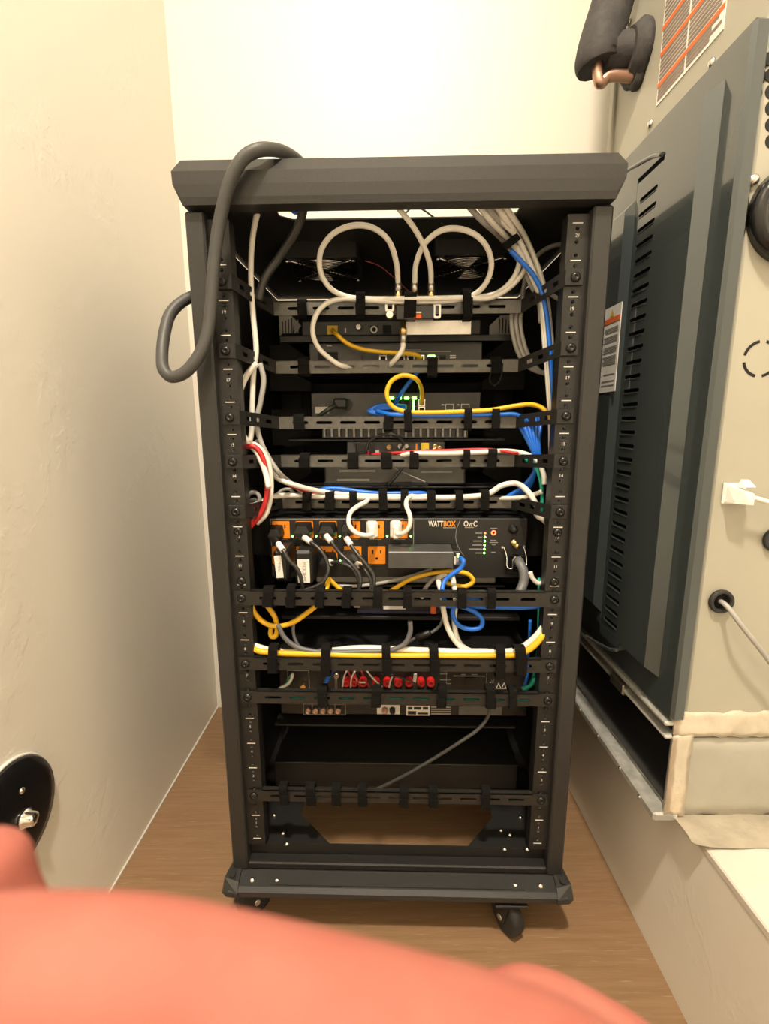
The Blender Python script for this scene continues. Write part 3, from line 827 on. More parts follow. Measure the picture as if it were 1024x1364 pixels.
# ------------------------------------------------------------------ hook-and-loop straps
ORD = ['leftmost', 'second from the left', 'third from the left', 'fourth from the left', 'fifth from the left', 'sixth from the left', 'seventh from the left', 'rightmost']
BARNAME = {'O1': 'topmost lacing bar', 'O2': 'second lacing bar from the top', 'O3': 'third lacing bar from the top', 'O4': 'fourth lacing bar from the top',
           'O5': 'lacing bar just above the power unit', 'F1': 'lacing bar just below the power unit', 'F2': 'lacing bar above the red terminals',
           'F3': 'lacing bar below the red terminals', 'F4': 'lowest lacing bar'}
STR = {
 'O1': [(402, 12, 398, 423), (481, 12, 390, 424), (545, 16, 390, 428), (621.5, 11, 386, 428)],
 'O2': [(404.5, 14, 474, 501), (576, 13, 477, 503), (662, 14, 475, 500)],
 'O3': [(398, 14, 552, 575), (517, 12, 551, 575), (544, 10, 545, 576), (623, 10, 543, 573), (659, 10, 543, 573)],
 'O4': [(405, 13, 604, 625), (470, 14, 605, 624), (515, 14, 604, 626), (551, 12, 601, 625), (620, 9, 599, 624), (654, 12, 598, 622)],
 'O5': [(409, 12, 655, 681), (440, 12, 654, 681), (472, 10, 654, 681), (511, 11, 652, 680), (538, 10, 653, 680), (574, 11, 654, 681), (611, 10, 654, 678), (645, 11, 653, 678)],
 'F1': [(356, 13, 783, 809), (386, 11, 781, 809), (425, 11, 784, 810), (461, 11, 784, 810), (502, 12, 785, 811), (542, 11, 785, 812), (616, 11, 786, 810), (655, 11, 786, 812)],
 'F2': [(363, 12, 861, 897), (434, 12, 861, 902), (515.5, 11, 861, 899), (579, 12, 862, 902), (667, 12, 863, 905), (694, 14, 863, 899)],
 'F3': [(430, 13, 916, 944), (501, 12, 917, 944), (588, 12, 916, 945), (654, 12, 916, 946), (684, 10, 918, 944)],
 'F4': [(378, 11, 1048, 1073), (414, 12, 1048, 1073), (447, 12, 1049, 1074), (483, 12, 1050, 1075), (537, 12, 1051, 1077), (577, 12, 1052, 1077), (647, 11, 1053, 1078)],
}
def strap_ring(x, w, z0, z1, y0, y1, th=.0018, lean=0.0):
    """closed band round a bar: rounded ring in the YZ plane, extruded along X"""
    o = rrect(y0, y1, z0, z1, min(.0075, (y1 - y0) * .45, (z1 - z0) * .3), 4)
    i = rrect(y0 + th, y1 - th, z0 + th, z1 - th, min(.006, (y1 - y0 - 2 * th) * .45), 4)
    mb = MB(); n = len(o); vs = []
    for xx in (x - w / 2, x + w / 2):
        vs += [(xx + lean * (b - z0), a, b) for a, b in o] + [(xx + lean * (b - z0), a, b) for a, b in i]
    fs = []
    for k in range(n):
        j = (k + 1) % n
        fs += [(k, j, 2 * n + j, 2 * n + k), (n + k, 3 * n + k, 3 * n + j, n + j), (k, n + k, n + j, j), (2 * n + k, 2 * n + j, 3 * n + j, 3 * n + k)]
    mb.add(vs, fs); return mb
for key, lst in STR.items():
    zc, yb, half = BARS[key]
    for i, (u, wpx, v0, v1) in enumerate(lst):
        z1, z0 = L(u, v0, yb - .006).z, L(u, v1, yb - .006).z
        p = L(u, (v0 + v1) / 2, yb - .006); w = (L(u + wpx / 2, v0, yb).x - L(u - wpx / 2, v0, yb).x)
        z0 = min(z0, zc - half - .0035); z1 = max(z1, zc + half + .004)
        big = z1 - (zc + half) > .006
        fr = {'O1': .0195 if i else .0065, 'O3': .0140, 'O4': .0125, 'O5': .0150, 'F2': .0085}.get(key, .0065)
        if not big and key != 'O1': fr = .0065
        mb = strap_ring(p.x, w, z0, z1, yb - fr, yb + (.0125 if big else .0115), lean=random.uniform(-.06, .06))
        # overlapping free end of the strap
        k = random.choice((-1, 1)) * .0008
        mb.box(p.x - w / 2 + k, p.x + w / 2 + k, yb - fr - .0016, yb - fr + .0002, z0 + .003, z0 + (z1 - z0) * random.uniform(.45, .75), .0005)
        pos = 'rightmost' if i == len(lst) - 1 else ORD[i]
        single(mb, 'cable_strap', STRAP, 'black fabric strap on the %s, %s' % (BARNAME[key], pos), 'strap', group='hook-and-loop straps on the lacing bars')

# ================================================================== EQUIPMENT
def device(name, label, cat, px, y, depth, m, bev=.0015, group=None):
    x0, x1, z0, z1 = R(*px, y)
    T = thing(name, label, cat, ((x0 + x1) / 2, y + depth / 2, z0), group=group)
    T_case = part(MB().box(x0, x1, y, y + depth, z0, z1, bev), 'case', m, T)
    return T
def fbox(T, name, m, px, y, proud, bev=0.0, label=None, back=.0002):
    x0, x1, z0, z1 = R(*px, y)
    return part(MB().box(x0, x1, y - proud, y + back, z0, z1, bev), name, m, T, label)
def fcyl(T, name, m, u, v, y, r, h, n=14, prof=None):
    p = L(u, v, y)
    return part(MB().lathe(prof or [(r, -.0005), (r, h * .8), (r * .85, h)], p, (0, -1, 0), n), name, m, T)
def jack(T, px, y, m=STEEL, inner=VOID):
    """network socket: metal frame with a dark mouth"""
    x0, x1, z0, z1 = R(*px, y); w = x1 - x0; h = z1 - z0
    j = part(MB().plate(rect(x0, x1, z0, z1), [rect(x0 + w * .16, x1 - w * .16, z0 + h * .16, z1 - h * .2)], y - .0012, y + .0004, XZ), 'network_jack', m, T)
    part(MB().box(x0 + w * .14, x1 - w * .14, y - .0006, y + .0004, z0 + h * .14, z1 - h * .18), 'jack_mouth', inner, j)
    return j
def shelf(label, v, u0, u1, y, depth=.25, lip=.0, name='rack_shelf'):
    """thin steel shelf with a turned-down rear lip, v = its upper edge"""
    x0, x1 = L(u0, v, y).x, L(u1, v, y).x; z = L((u0 + u1) / 2, v, y).z
    T = thing(name, label, 'shelf', (0, y + depth / 2, z), group='steel shelves inside the rack')
    part(MB().box(x0, x1, y, y + depth, z - .0018, z), 'tray', POWDER, T)
    part(MB().box(x0, x1, y - .0015, y, z - lip, z, .0005), 'rear_lip', POWDER, T)
    for s in (-1, 1):
        part(MB().box(s * .2685, (x0 if s < 0 else x1), y + depth - .04, y + depth - .036, z - .02, z + .02), 'front_ear', POWDER, T)
    return T, z

# --- upper shelf with a modem, vented brackets at both ends
Y = .165
S1, zs1 = shelf('black steel shelf under the modem, below the coax splitter', 447, 373, 682, .150, .26, .0095)
MO = device('modem', 'black modem on the upper shelf with coax and yellow cable', 'modem', (402, 427, 640, 446.5), Y, .16, DEVM)
fcyl(MO, 'coax_port', STEEL, 478, 437, Y, .0048, .012)
fbox(MO, 'network_socket', YELP, (436, 434, 450, 446), Y, .003, label='yellow network socket')
fbox(MO, 'port', VOID, (493, 434, 503, 444), Y, .0006); fbox(MO, 'port', VOID, (510, 433, 521, 445), Y, .0006)
mb = MB(); p = L(498, 439, Y - .0008); mb.plate(circ(p.x, p.z, .006, 14), [circ(p.x, p.z, .0035, 14)], p.y - .0006, p.y, XZ)
part(mb, 'port_ring', PRINT, MO)
fbox(MO, 'label', PRINT, (459, 437, 461, 443), Y, .0004)
x0, x1, z0, z1 = R(540, 427, 627, 445.5, .098)
single(MB().box(x0, x1, .0972, .0990, z0, z1, .0003), 'paper_label', PAPER, 'blank white paper label below the coax splitter', 'label')
for (a, b, nm, side) in ((372, 401, 'left', -1), (652, 683, 'right', 1)):
    x0, x1, z0, z1 = R(a, 420, b, 447, .175)
    w = (x1 - x0)
    holes = [rect(x0 + w * (.12 + .14 * k), x0 + w * (.17 + .14 * k), z0 + .004, z0 + .004 + (z1 - z0) * (.75 - .05 * abs(k - 3))) for k in range(6)]
    pl = MB().plate([(x0, z0), (x1, z0), (x1, z1), (x0 + (w * .45 if side > 0 else 0), z1), (x0, z0 + (z1 - z0) * (.5 if side > 0 else 1))] if side > 0 else [(x0, z0), (x1, z0), (x1, z0 + (z1 - z0) * .5), (x1 - w * .45, z1), (x0, z1)], holes if side < 0 else holes[2:], .175, .177, XZ)
    part(pl, 'vented_bracket', LGREY, S1, 'pale vented end bracket')

# --- router below the shelf
Y = .160
RT = device('router', 'charcoal router with network jacks, above the second lacing bar', 'router', (412, 456, 642, 492), Y, .17, DEVM)
for a in (505, 529, 542, 555, 569, 584):
    jack(RT, (a, 473, a + 10, 481), Y, STEEL if a < 580 else DARK)
fbox(RT, 'power_socket', VOID, (424, 469, 450, 480), Y, .0008)
fbox(RT, 'link_light', GLED, (570.5, 473.2, 579, 475.5), Y, .0016)
for (a, b, c) in ((545, 468, 600), (535, 465.5, 560)): fbox(RT, 'print_line', PRINTG, (a, b, c, b + 1), Y, .0003)
fbox(RT, 'print_line', PRINT, (599, 473, 607, 474.3), Y, .0003); fbox(RT, 'print_line', PRINT, (599, 476, 607, 477.3), Y, .0003); fbox(RT, 'print_line', PRINT, (435, 460, 442, 461.2), Y, .0003)
fbox(RT, 'button', DARK, (481, 473, 484, 480), Y, .002)
shelf('black steel shelf under the router, behind the second lacing bar', 493, 385, 672, .155, .25, .003)

# --- network switch
Y = .160
SW = device('network_switch', 'charcoal network switch with lit green ports and yellow loop', 'network switch', (414.5, 523, 640, 556), Y, .18, DEVM)
for k in range(5):
    jack(SW, (517 + 10 * k, 532, 526 + 10 * k, 541), Y, STEEL if k == 4 else DARK); jack(SW, (517 + 10 * k, 541.5, 526 + 10 * k, 550), Y, STEEL if k == 4 else DARK)
    if k < 4: fbox(SW, 'link_light', GLED, (518.5 + 10 * k, 528.8, 524.5 + 10 * k, 532), Y, .0016)
fbox(SW, 'link_light', GLED, (549, 533, 551.5, 548), Y, .0016)
sp = part(MB().lathe([(.0105, -.0005), (.0105, .0012)], L(462, 539, Y), (0, -1, 0), 18), 'socket_plate', DARK, SW)
fbox(SW, 'type_label', PRINT, (420, 542, 438, 550.5), Y, .0004, label='white type label')
for a in (593, 614):
    mb = MB(); x0, x1, z0, z1 = R(a, 538, a + 11, 546, Y)
    mb.plate(rect(x0, x1, z0, z1), [rect(x0 + .001, x1 - .001, z0 + .001, z1 - .001)], Y - .0005, Y, XZ); part(mb, 'print_frame', PRINT, SW)
for a in (588, 608): fbox(SW, 'print_line', PRINT, (a, 538.5, a + 3.5, 540), Y, .0003)
fbox(SW, 'print_line', PRINTG, (442, 533, 464, 534), Y, .0003)
# its power plug
p = L(455, 538, Y)
PL = thing('power_plug', 'black power plug in the network switch', 'plug', p)
part(MB().box(p.x - .012, p.x + .012, Y - .024, Y - .0012, p.z - .0085, p.z + .0085, .003), 'body', DARK, PL)
part(MB().tube([L(447, 540, Y - .022), L(438, 545, Y - .032), L(427, 553, Y - .030), L(420, 562, Y - .02)], .0038, 8, 6), 'cord', BLACKC, PL)
shelf('black steel shelf under the network switch, behind the third lacing bar', 556.6, 385, 672, .155, .25, .003)

# --- amplifier with heat-sink fins
Y = .150
HS = device('amplifier', 'black amplifier with a row of upright heat-sink fins', 'amplifier', (428, 568, 624, 584.5), Y, .22, GLOSS)
for k in range(20):
    fbox(HS, 'fin', FINM, (431.5 + 9.75 * k, 571, 434.5 + 9.75 * k, 582), Y, .010, .0006)
shelf('black steel shelf under the finned amplifier', 585, 385, 672, .150, .25, .003)

# --- media box with connectors
Y = .150
MD = device('media_box', 'small black box with phono sockets behind the fourth lacing bar', 'media box', (462, 588, 592, 612), Y, .12, DEVM)
for (u, v, m) in ((518, 595.5, BRASS), (537, 597, STEEL), (533, 594.5, WHITE), (579, 594.5, BRASS), (585, 597, BRASS), (578, 600, BRASS)):
    fcyl(MD, 'phono_socket', m, u, v, Y, .0042, .010, 12, [(.0042, 0), (.0042, .009), (.0025, .009), (.0025, .004), (0, .004)])
fbox(MD, 'yellow_socket', YELP, (560.5, 590, 571, 601.5), Y, .006, .0008)
fbox(MD, 'orange_mark', ORANGEP, (553.5, 591, 555.5, 600), Y, .0006); fbox(MD, 'blue_plug', BLUEC, (566, 598, 570.5, 604), Y, .008, .001)
fbox(MD, 'socket_block', DARK, (474, 590, 500, 606), Y, .004, .001); fbox(MD, 'print_line', PRINT, (496, 600, 505, 603), Y, .0006)
fcyl(MD, 'red_plug', REDP, 490, 603, Y, .004, .014); fcyl(MD, 'white_plug', WHITE, 541, 594, Y, .0035, .014)
mb = MB().tube([L(u, v, .128) for u, v in ((487, 604), (492, 588), (507, 580), (527, 580), (537, 590), (530, 603))], .0022, 8, 6)
single(mb, 'black_lead', BLACKC, 'thin black lead arching over the phono sockets', 'cable')

# --- glossy box with painted reflections
Y = .150
GB = device('set_top_box', 'grey glossy box below the fourth lacing bar', 'set-top box', (432, 616, 620, 645.5), Y, .19, DEVG, .003)
for (a, b, c) in ((452, 626, 500), (449, 638, 492), (560, 627, 602)): fbox(GB, 'painted_reflection', LGREY, (a, b, c, b + 3), Y, .0012, .0005)  # pale strips stand in for reflections on the glossy face
fbox(GB, 'lower_edge', DARK, (432, 642, 570, 647), Y, .002, .0006)
shelf('black steel shelf under the grey glossy box', 648, 385, 672, .150, .25, .003)
mb = MB().tube([L(537, 621, .138), L(527, 634, .136), L(516, 647, .134)], .0028, 8, 6)
single(mb, 'black_tie_end', BLACKC, 'short black cable end hanging before the grey glossy box', 'cable')
mb = MB().tube([L(522, 622, .142), L(545, 633, .142), L(566, 642, .142)], .0011, 6, 6)
single(mb, 'thin_clear_wire', GREYC, 'thin pale wire crossing the grey glossy box', 'wire')

# --- power unit with orange outlets
Y = .080
PW = device('power_unit', 'black power unit with orange outlets, status lights and white lettering', 'power unit', (360, 690.5, 701, 769), Y, .17, PANELM, .001)
x0, x1, z0, z1 = R(360.5, 691.5, 551, 727, Y)
mb = MB().box(x0, x1, Y - .0005, Y, z1 - .0008, z1).box(x1 - .0008, x1, Y - .0005, Y, z0, z1).box(x0, x0 + .0008, Y - .0005, Y, z0, z1)
part(mb, 'outline_print', PRINTG, PW)
def outlet(u0, v0, u1, v1):
    x0, x1, z0, z1 = R(u0, v0, u1, v1, Y); cx, cz = (x0 + x1) / 2, (z0 + z1) / 2; w = x1 - x0
    d = .0012
    o = part(MB().plate(rrect(x0, x1, z0, z1, .0012, 2), [rect(cx - w * .27, cx - w * .19, cz + w * .05, cz + w * .32), rect(cx + w * .19, cx + w * .27, cz + w * .08, cz + w * .30),
                         [(cx - w * .08, cz - w * .28), (cx + w * .08, cz - w * .28), (cx + w * .08, cz - w * .18), (cx + w * .04, cz - w * .12), (cx - w * .04, cz - w * .12), (cx - w * .08, cz - w * .18)]], Y - .0020, Y - .0002, XZ), 'outlet', ORANGE, PW, 'orange three-pin outlet')
    part(MB().box(cx - w * .4, cx + w * .4, Y - .0007, Y - .0003, cz - w * .38, cz + w * .38), 'outlet_depth', VOID, o)
for k in range(6): outlet(363 + 31.3 * k, 694, 386 + 31.3 * k, 716.5)
for k in range(5): outlet(363 + 31.8 * k, 727.5, 386 + 31.8 * k, 750.5)
for k in range(6):
    p = L(389.5 + 31.5 * k, 714, Y); part(MB().lathe([(.0015, -.0004), (.0015, .0008), (0, .0014)], p, (0, -1, 0), 8), 'status_light', GLED, PW)
p = L(453, 747, Y); part(MB().lathe([(.0015, -.0004), (.0015, .0008), (0, .0014)], p, (0, -1, 0), 8), 'status_light', GLED, PW)
for k in range(6): fbox(PW, 'outlet_print', PRINTG, (367 + 31.3 * k, 717.8, 383 + 31.3 * k, 718.8), Y, .0003)
fbox(PW, 'outlet_print', PRINTG, (490, 751.8, 512, 752.8), Y, .0003)
# lettering
a, b = L(570, 697.5, Y - .0006), L(590.5, 697.5, Y - .0006); c = L(607, 697.5, Y - .0006)
part(text_mb(MB(), 'WATT', .0125, (a + b) / 2, width=(b - a).x * .97, bold=.03), 'lettering', PRINT, PW, 'white bold lettering')
part(text_mb(MB(), 'BOX', .0125, (b + c) / 2, width=(c - b).x * .97, bold=.03), 'lettering', ORANGEP, PW, 'orange bold lettering')
part(text_mb(MB(), 'OvrC', .0130, L(626.5, 697.5, Y - .0006), width=L(636, 697, Y).x - L(618, 697, Y).x, bold=.02), 'lettering', PRINT, PW, 'white rounded lettering')
fbox(PW, 'small_print', PRINTG, (590, 702.3, 607, 703.3), Y, .0003); fbox(PW, 'small_print', PRINTG, (619, 702, 631, 703), Y, .0003)
mb = MB().tube([L(u, v, Y - .0002) for u, v in ((613, 692), (608, 705), (607, 718), (611, 730), (618, 741))], .0005, 5, 6)
part(mb, 'curved_line', PRINTG, PW)
for k in range(6):
    v = 710 + 5.3 * k
    p = L(646 - .25 * k, v, Y); part(MB().lathe([(.0016, -.0004), (.0016, .0008), (0, .0014)], p, (0, -1, 0), 8), 'status_light', RLED if k == 0 else GLED, PW)
    wl = (9, 6, 12, 13, 18, 9)[k]; fbox(PW, 'small_print', PRINTG, (642 - wl, v - .6, 642, v + .6), Y, .0003)
p = L(657.3, 709.5, Y)
part(MB().plate(circ(p.x, p.z, .0040, 16), [circ(p.x, p.z, .0024, 16)], Y - .0010, Y, XZ), 'power_button', RLED, PW, 'glowing red power ring')
for (a, b, c) in ((653, 703.2, 662), (653, 719, 661), (652, 722, 663), (655, 725, 660), (654, 735, 660)): fbox(PW, 'small_print', PRINTG, (a, b, c, b + 1), Y, .0003)
fbox(PW, 'slide_switch', DARK, (655, 727, 659, 733), Y, .0015)
fcyl(PW, 'breaker_cap', DARK, 683, 704.5, Y, .0072, .010, 16, [(.0078, 0), (.0078, .003), (.005, .005), (.0045, .011), (.003, .012), (0, .012)])
p = L(684, 722, Y); part(MB().lathe([(.0055, 0), (.0055, .004), (.0045, .004), (.0045, .018), (.0035, .020), (0, .020)], p, Vector((.12, -1, -.15)), 16), 'ground_post', BRASS, PW, 'brass ground post')
fbox(PW, 'inlet', GLOSS, (672, 738, 700, 763), Y, .006, .001)
for s in (-1, 1):
    pts = [L(u, v, Y - d) for u, v, d in ((((671, 728, .002), (675, 742, .012), (676, 756, .022), (682, 757, .024), (683, 746, .026), (687, 741, .026)) if s < 0 else ((697, 727, .002), (701, 742, .012), (700, 756, .022), (697, 757, .024), (697, 746, .026), (692, 741, .026)))) ]
    part(MB().tube(pts, .0011, 6, 5), 'cord_retainer', CHROME, PW)
for (u, v) in ((669, 729), (698, 728)): fcyl(PW, 'screw', STEEL, u, v, Y, .0022, .002, 8)
part(MB().box(-.2685, R(360, 700, 701, 760, Y)[0], Y + .08, Y + .084, BARS['F1'][0] + .02, BARS['F1'][0] + .10), 'mounting_ear', POWDER, PW)
part(MB().box(R(360, 700, 701, 760, Y)[1], .2685, Y + .08, Y + .084, BARS['F1'][0] + .02, BARS['F1'][0] + .10), 'mounting_ear', POWDER, PW)

# --- slim network adapter hung on the outlets
x0, x1, z0, z1 = R(516.5, 735, 604, 757.5, .030)
NA = thing('network_adapter', 'flat grey adapter box with blue cable, plugged onto the power unit', 'adapter', ((x0 + x1) / 2, .05, z0))
part(MB().box(x0, x1, .030, Y - .0025, z0, z1, .0012), 'case', BOXG, NA)
part(MB().box(x1, x1 + .010, .036, Y - .004, z0 + .001, z1 - .001, .0008), 'port_end', DARK, NA)
part(MB().box(x1 + .001, x1 + .004, .0345, .0362, z0 + .006, z0 + .018), 'print_label', PRINT, NA)
part(MB().box(x1 + .004, x1 + .010, .0335, .0362, z0 + .005, z1 - .004, .0004), 'network_jack', STEEL, NA)
part(MB().box(x1 + .006, x1 + .008, .0328, .0337, z1 - .009, z1 - .006), 'link_light', GLED, NA)

# --- plugs with white tags and their black cords
def plug(label, pu, pv, tag0, tag1, cord, hw=.0125, ty=(.050, .042), mcol=DARK):
    p = L(pu, pv, Y)
    T = thing('power_plug', label, 'plug', p, group='black power plugs in the orange outlets')
    y1 = Y - .0025
    part(MB().hull([p + Vector((a * hw, b - p.y, c)) for a, b, c in ((-.8, y1, .012), (.8, y1, .012), (-1, y1, -.002), (1, y1, -.002), (-.7, y1, -.013), (.7, y1, -.013),
              (-.45, y1 - .016, .008), (.45, y1 - .016, .008), (-.8, y1 - .018, -.003), (.8, y1 - .018, -.003), (-.5, y1 - .018, -.011), (.5, y1 - .018, -.011))]), 'body', mcol, T)
    a = L(tag0[0], tag0[1], ty[0]); b = L(tag1[0], tag1[1], ty[1])
    q = p + Vector((0, -.018, -.005))
    pts = [q, a, b] + [L(u, v, yy) for u, v, yy in cord]
    part(MB().tube(pts, .0031, 8, 7), 'cord', BLACKC, T)
    d = (b - a)
    part(MB().tube([a, a + d * .5, b], .0048, 10, 3), 'tag', PAPER, T, 'white wrap-on tag')
YK = .030
plug('black plug in the first upper orange outlet, tag over the slim adapter', 369, 708, (370.5, 724), (377, 733), [(386, 747, .006), (396, 758, .004), (401, 771, .004), (403, 786, .008)], ty=(.024, .012))
plug('black plug in the second upper orange outlet', 405, 704, (404.5, 715.5), (414, 722), [(425, 731, .035), (434, 744, .028), (437, 760, .02), (430, 775, .014), (412, 784, .012), (385, 790, .012)], .0155)
plug('black plug in the third upper orange outlet', 437, 704, (434, 713), (441, 721.5), [(453, 737, .034), (468, 751, .024), (478, 764, .018), (480, 777, .014), (475, 790, .012)], .0155)
plug('thin black plug in the fourth upper orange outlet', 463, 702, (461, 716.5), (467.5, 726), [(476, 738, .032), (488, 752, .024), (497, 765, .018), (498, 778, .014), (494, 790, .012)], .010)
plug('black plug in the third lower orange outlet', 437.5, 744, (438, 748.5), (442, 749.5), [(455, 750, .03), (468, 756, .024), (476, 767, .02), (478, 782, .016), (474, 791, .012)], .0155)
plug('charcoal plug in the fourth lower orange outlet', 468, 741, (475.5, 751), (479.5, 753.5), [(486, 759, .026), (493, 770, .02), (495, 782, .016), (492, 791, .012)], .0155, mcol=DEVM)
# --- two wall adapters with paper labels
def wart(label, px, labpx, txt, front, tilt):
    x0, x1, z0, z1 = R(*px, front)
    T = thing('wall_adapter', label, 'adapter', ((x0 + x1) / 2, front, z0), group='black wall adapters in the lower outlets')
    part(MB().box(x0, x1, front, Y - .0025, z0, z1, .004), 'body', DARK, T)
    a0, a1, b0, b1 = R(*labpx, front)
    cx, cz = (a0 + a1) / 2, (b0 + b1) / 2; ct, st = math.cos(tilt), math.sin(tilt)
    def fn(a, b, t): return (cx + (a - cx) * ct - (b - cz) * st, t, cz + (a - cx) * st + (b - cz) * ct)
    lb = part(MB().plate(rect(a0, a1, b0, b1), [], front - .0006, front, fn), 'label', PAPER, T, 'white paper label')
    part(text_mb(MB(), txt, (a1 - a0) * .46, (cx + .001, front - .0009, cz), ex=(math.sin(-tilt), 0, -ct), ey=(ct, 0, st)), 'lettering', PRINTG, lb)
wart('slim black wall adapter at the far left below the outlets', (364, 733, 384, 774), (366.5, 740, 376, 769.5), 'NVIDIA', .022, .08)
wart('larger black wall adapter with a wide white label', (392.5, 734, 415.5, 780), (396.5, 745, 412.5, 776), 'MODEM', .016, .0)

# --- white plugs
def white_plug(label, px, cord):
    x0, x1, z0, z1 = R(*px, Y - .012)
    T = thing('white_plug', label, 'plug', ((x0 + x1) / 2, Y, z0), group='white plugs in the orange outlets')
    part(MB().box(x0, x1, Y - .016, Y - .0025, z0, z1, .003), 'body', WHITE, T)
    part(MB().box(x0 + .004, x1 - .004, Y - .024, Y - .014, z0 + .001, z1 - .006, .002), 'grip', WHITE, T)
    part(MB().tube([L(u, v, yy) for u, v, yy in cord], .0037, 8, 8), 'cord', WHITEC, T)
white_plug('white plug in the fifth upper orange outlet', (488, 694.5, 503, 716.5), [(497, 711, .058), (488, 713, .050), (475, 710, .046), (465, 699, .048), (466, 684, .056), (477, 674, .07), (488, 668, .082), (490, 663, .092), (484, 660, .099)])
white_plug('white plug in the sixth upper orange outlet', (519.5, 694, 534.5, 716.5), [(528, 711, .058), (537, 710, .050), (545, 701, .046), (546, 688, .048), (541, 674, .062), (543, 664, .084), (552, 659, .097), (566, 658.5, .100)])

# --- light grey box under the power unit
Y = .120
GX = device('grey_box', 'light grey box below the power unit', 'box', (420, 754, 661, 777), Y, .16, LGREY, .003)
fbox(GX, 'foot_gap', VOID, (575, 769, 632, 778), Y, .0012)
shelf('black steel shelf under the light grey box', 779, 385, 672, .115, .25, .003)

# --- black box with orange tab behind the lacing bar
Y = .110
BB = device('player', 'black player with a white label and an orange tab', 'player', (475, 798, 590, 817), Y, .2, DARK, .002)
fbox(BB, 'type_label', PAPER, (510.5, 804.5, 540, 811.5), Y, .0006); fbox(BB, 'trim_strip', PURPLE, (476, 813, 583, 817), Y, .001)
fbox(BB, 'orange_tab', STICKR, (573, 804.5, 580, 815), Y, .010, .001); fbox(BB, 'steel_latch', ZINC, (472, 806.5, 480, 808.5), Y, .003)
shelf('black steel shelf under the player with the orange tab', 821, 375, 692, .105, .28, .006)

# --- receiver with red speaker terminals
Y = .060
AV = device('receiver', 'black receiver with red speaker terminals, between the two lacing bars', 'receiver', (372, 868, 704, 953), Y, .30, DARK, .002)
REDX = (461.5, 472, 484, 501, 515.5, 530, 544.5, 560, 573)
for u in REDX:
    p = L(u, 905, Y)
    q = part(MB().lathe([(.0064, 0), (.0068, .003), (.0068, .013), (.0055, .015), (.003, .015), (.003, .010), (0, .010)], p, (0, -1, 0), 12), 'binding_post', REDP, AV, 'red binding post')
    p = L(u, 917, Y)
    part(MB().lathe([(.0058, 0), (.006, .011), (.004, .013), (0, .013)], p, (0, -1, 0), 12), 'binding_post', DARK, AV)
for (px, mm) in (((383, 893, 412, 919), 0), ((446, 893, 449, 922), 0), ((594, 893, 648, 921), 1), ((404, 937.5, 460.5, 952), 0)):
    x0, x1, z0, z1 = R(*px, Y)
    part(MB().plate(rect(x0, x1, z0, z1), [rect(x0 + .0008, x1 - .0008, z0 + .0008, z1 - .0008)], Y - .0005, Y, XZ), 'print_frame', PRINTG, AV)
for k in range(5):
    u = 411 + 10 * k
    fcyl(AV, 'phono_socket', COPPER, u, 944.5, Y, .0044, .009, 12, [(.0048, 0), (.0048, .008), (.003, .008), (.003, .004), (0, .004)])
    if k < 4: fbox(AV, 'print_line', PRINTG, (u + 4.7, 938, u + 5.4, 951), Y, .0004)
wb_ = fbox(AV, 'white_jack_field', PRINT, (502, 939, 532.5, 951), Y, .0006)
for (u, m) in ((512.6, COPPER), (522.5, DARK)):
    fcyl(AV, 'phono_socket', m, u, 944.5, Y, .0046, .009, 12, [(.0050, 0), (.0050, .008), (.003, .008), (.003, .004), (0, .004)])
fbox(AV, 'rating_label', PRINT, (541, 940, 572, 953), Y, .0004)
for (a, b, c, d) in ((543, 941.5, 549, 945), (551, 941.5, 561, 945), (563, 941.5, 570, 945), (543, 947, 554, 951.5), (556, 949, 570, 951.5)): fbox(AV, 'label_print', DARK, (a, b, c, d), Y, .0007)
for k in range(4): fbox(AV, 'small_print', PRINTG, (574, 941 + 3 * k, 600, 942.6 + 3 * k), Y, .0004)
fbox(AV, 'grey_label', DEVG, (611, 941, 668, 952), Y, .0005)
fbox(AV, 'network_socket', DARK, (619, 902, 633, 914), Y, .002)
for (a, b, c) in ((586, 897, 596), (586, 905, 600), (586, 910, 600), (614, 898, 620), (628, 898, 636), (604, 900, 646)): fbox(AV, 'print_line', PRINTG, (a, b, c, b + 1), Y, .0004)
fbox(AV, 'white_mark', PRINT, (652, 908, 657, 914), Y, .0008)
for u in (664, 671):
    x0, x1, z0, z1 = R(u - 3.5, 909, u + 3.5, 917, Y)
    part(MB().plate([(x0, z0), (x1, z0), ((x0 + x1) / 2, z1)], [[(x0 + .0014, z0 + .0008), (x1 - .0014, z0 + .0008), ((x0 + x1) / 2, z1 - .0018)]], Y - .0005, Y, XZ), 'warning_mark', PRINT, AV)
for (u, v, m) in ((389, 898, STEEL), (386, 905.5, GREENP), (405, 911, BRASS), (449, 896, STEEL)):
    fcyl(AV, 'terminal', m, u, v, Y, .0048, .012, 12)
shelf('black steel shelf under the receiver', 966, 366, 686, .070, .34, .003)
DR = device('blank_chassis', 'lowest black chassis, just above the bottom lacing bar', 'chassis', (366, 1016.5, 689, 1049), .100, .30, POWDER, .0015)
x0, x1, z0, z1 = R(366, 1016.5, 689, 1019, .098)
part(MB().box(x0, x1, .096, .1002, z1 - .0016, z1, .0003), 'rear_lip', BARM, DR)  # lighter steel than the case, paints its lit top edge
for s in (-1, 1): part(MB().box(s * .2685, (x0 if s < 0 else x1), .36, .364, z1 - .05, z1), 'front_ear', POWDER, DR)

# ================================================================== CABLES
def cab(name, label, m, r, pts, y=0.0, group=None, cat='cable', seg=8, n=8, flat=1.0):
    P = [L(p[0], p[1], p[2] if len(p) > 2 else y) for p in pts]
    return single(MB().tube(P, r, n, seg, flat=flat), name, m, label, cat, group=group)

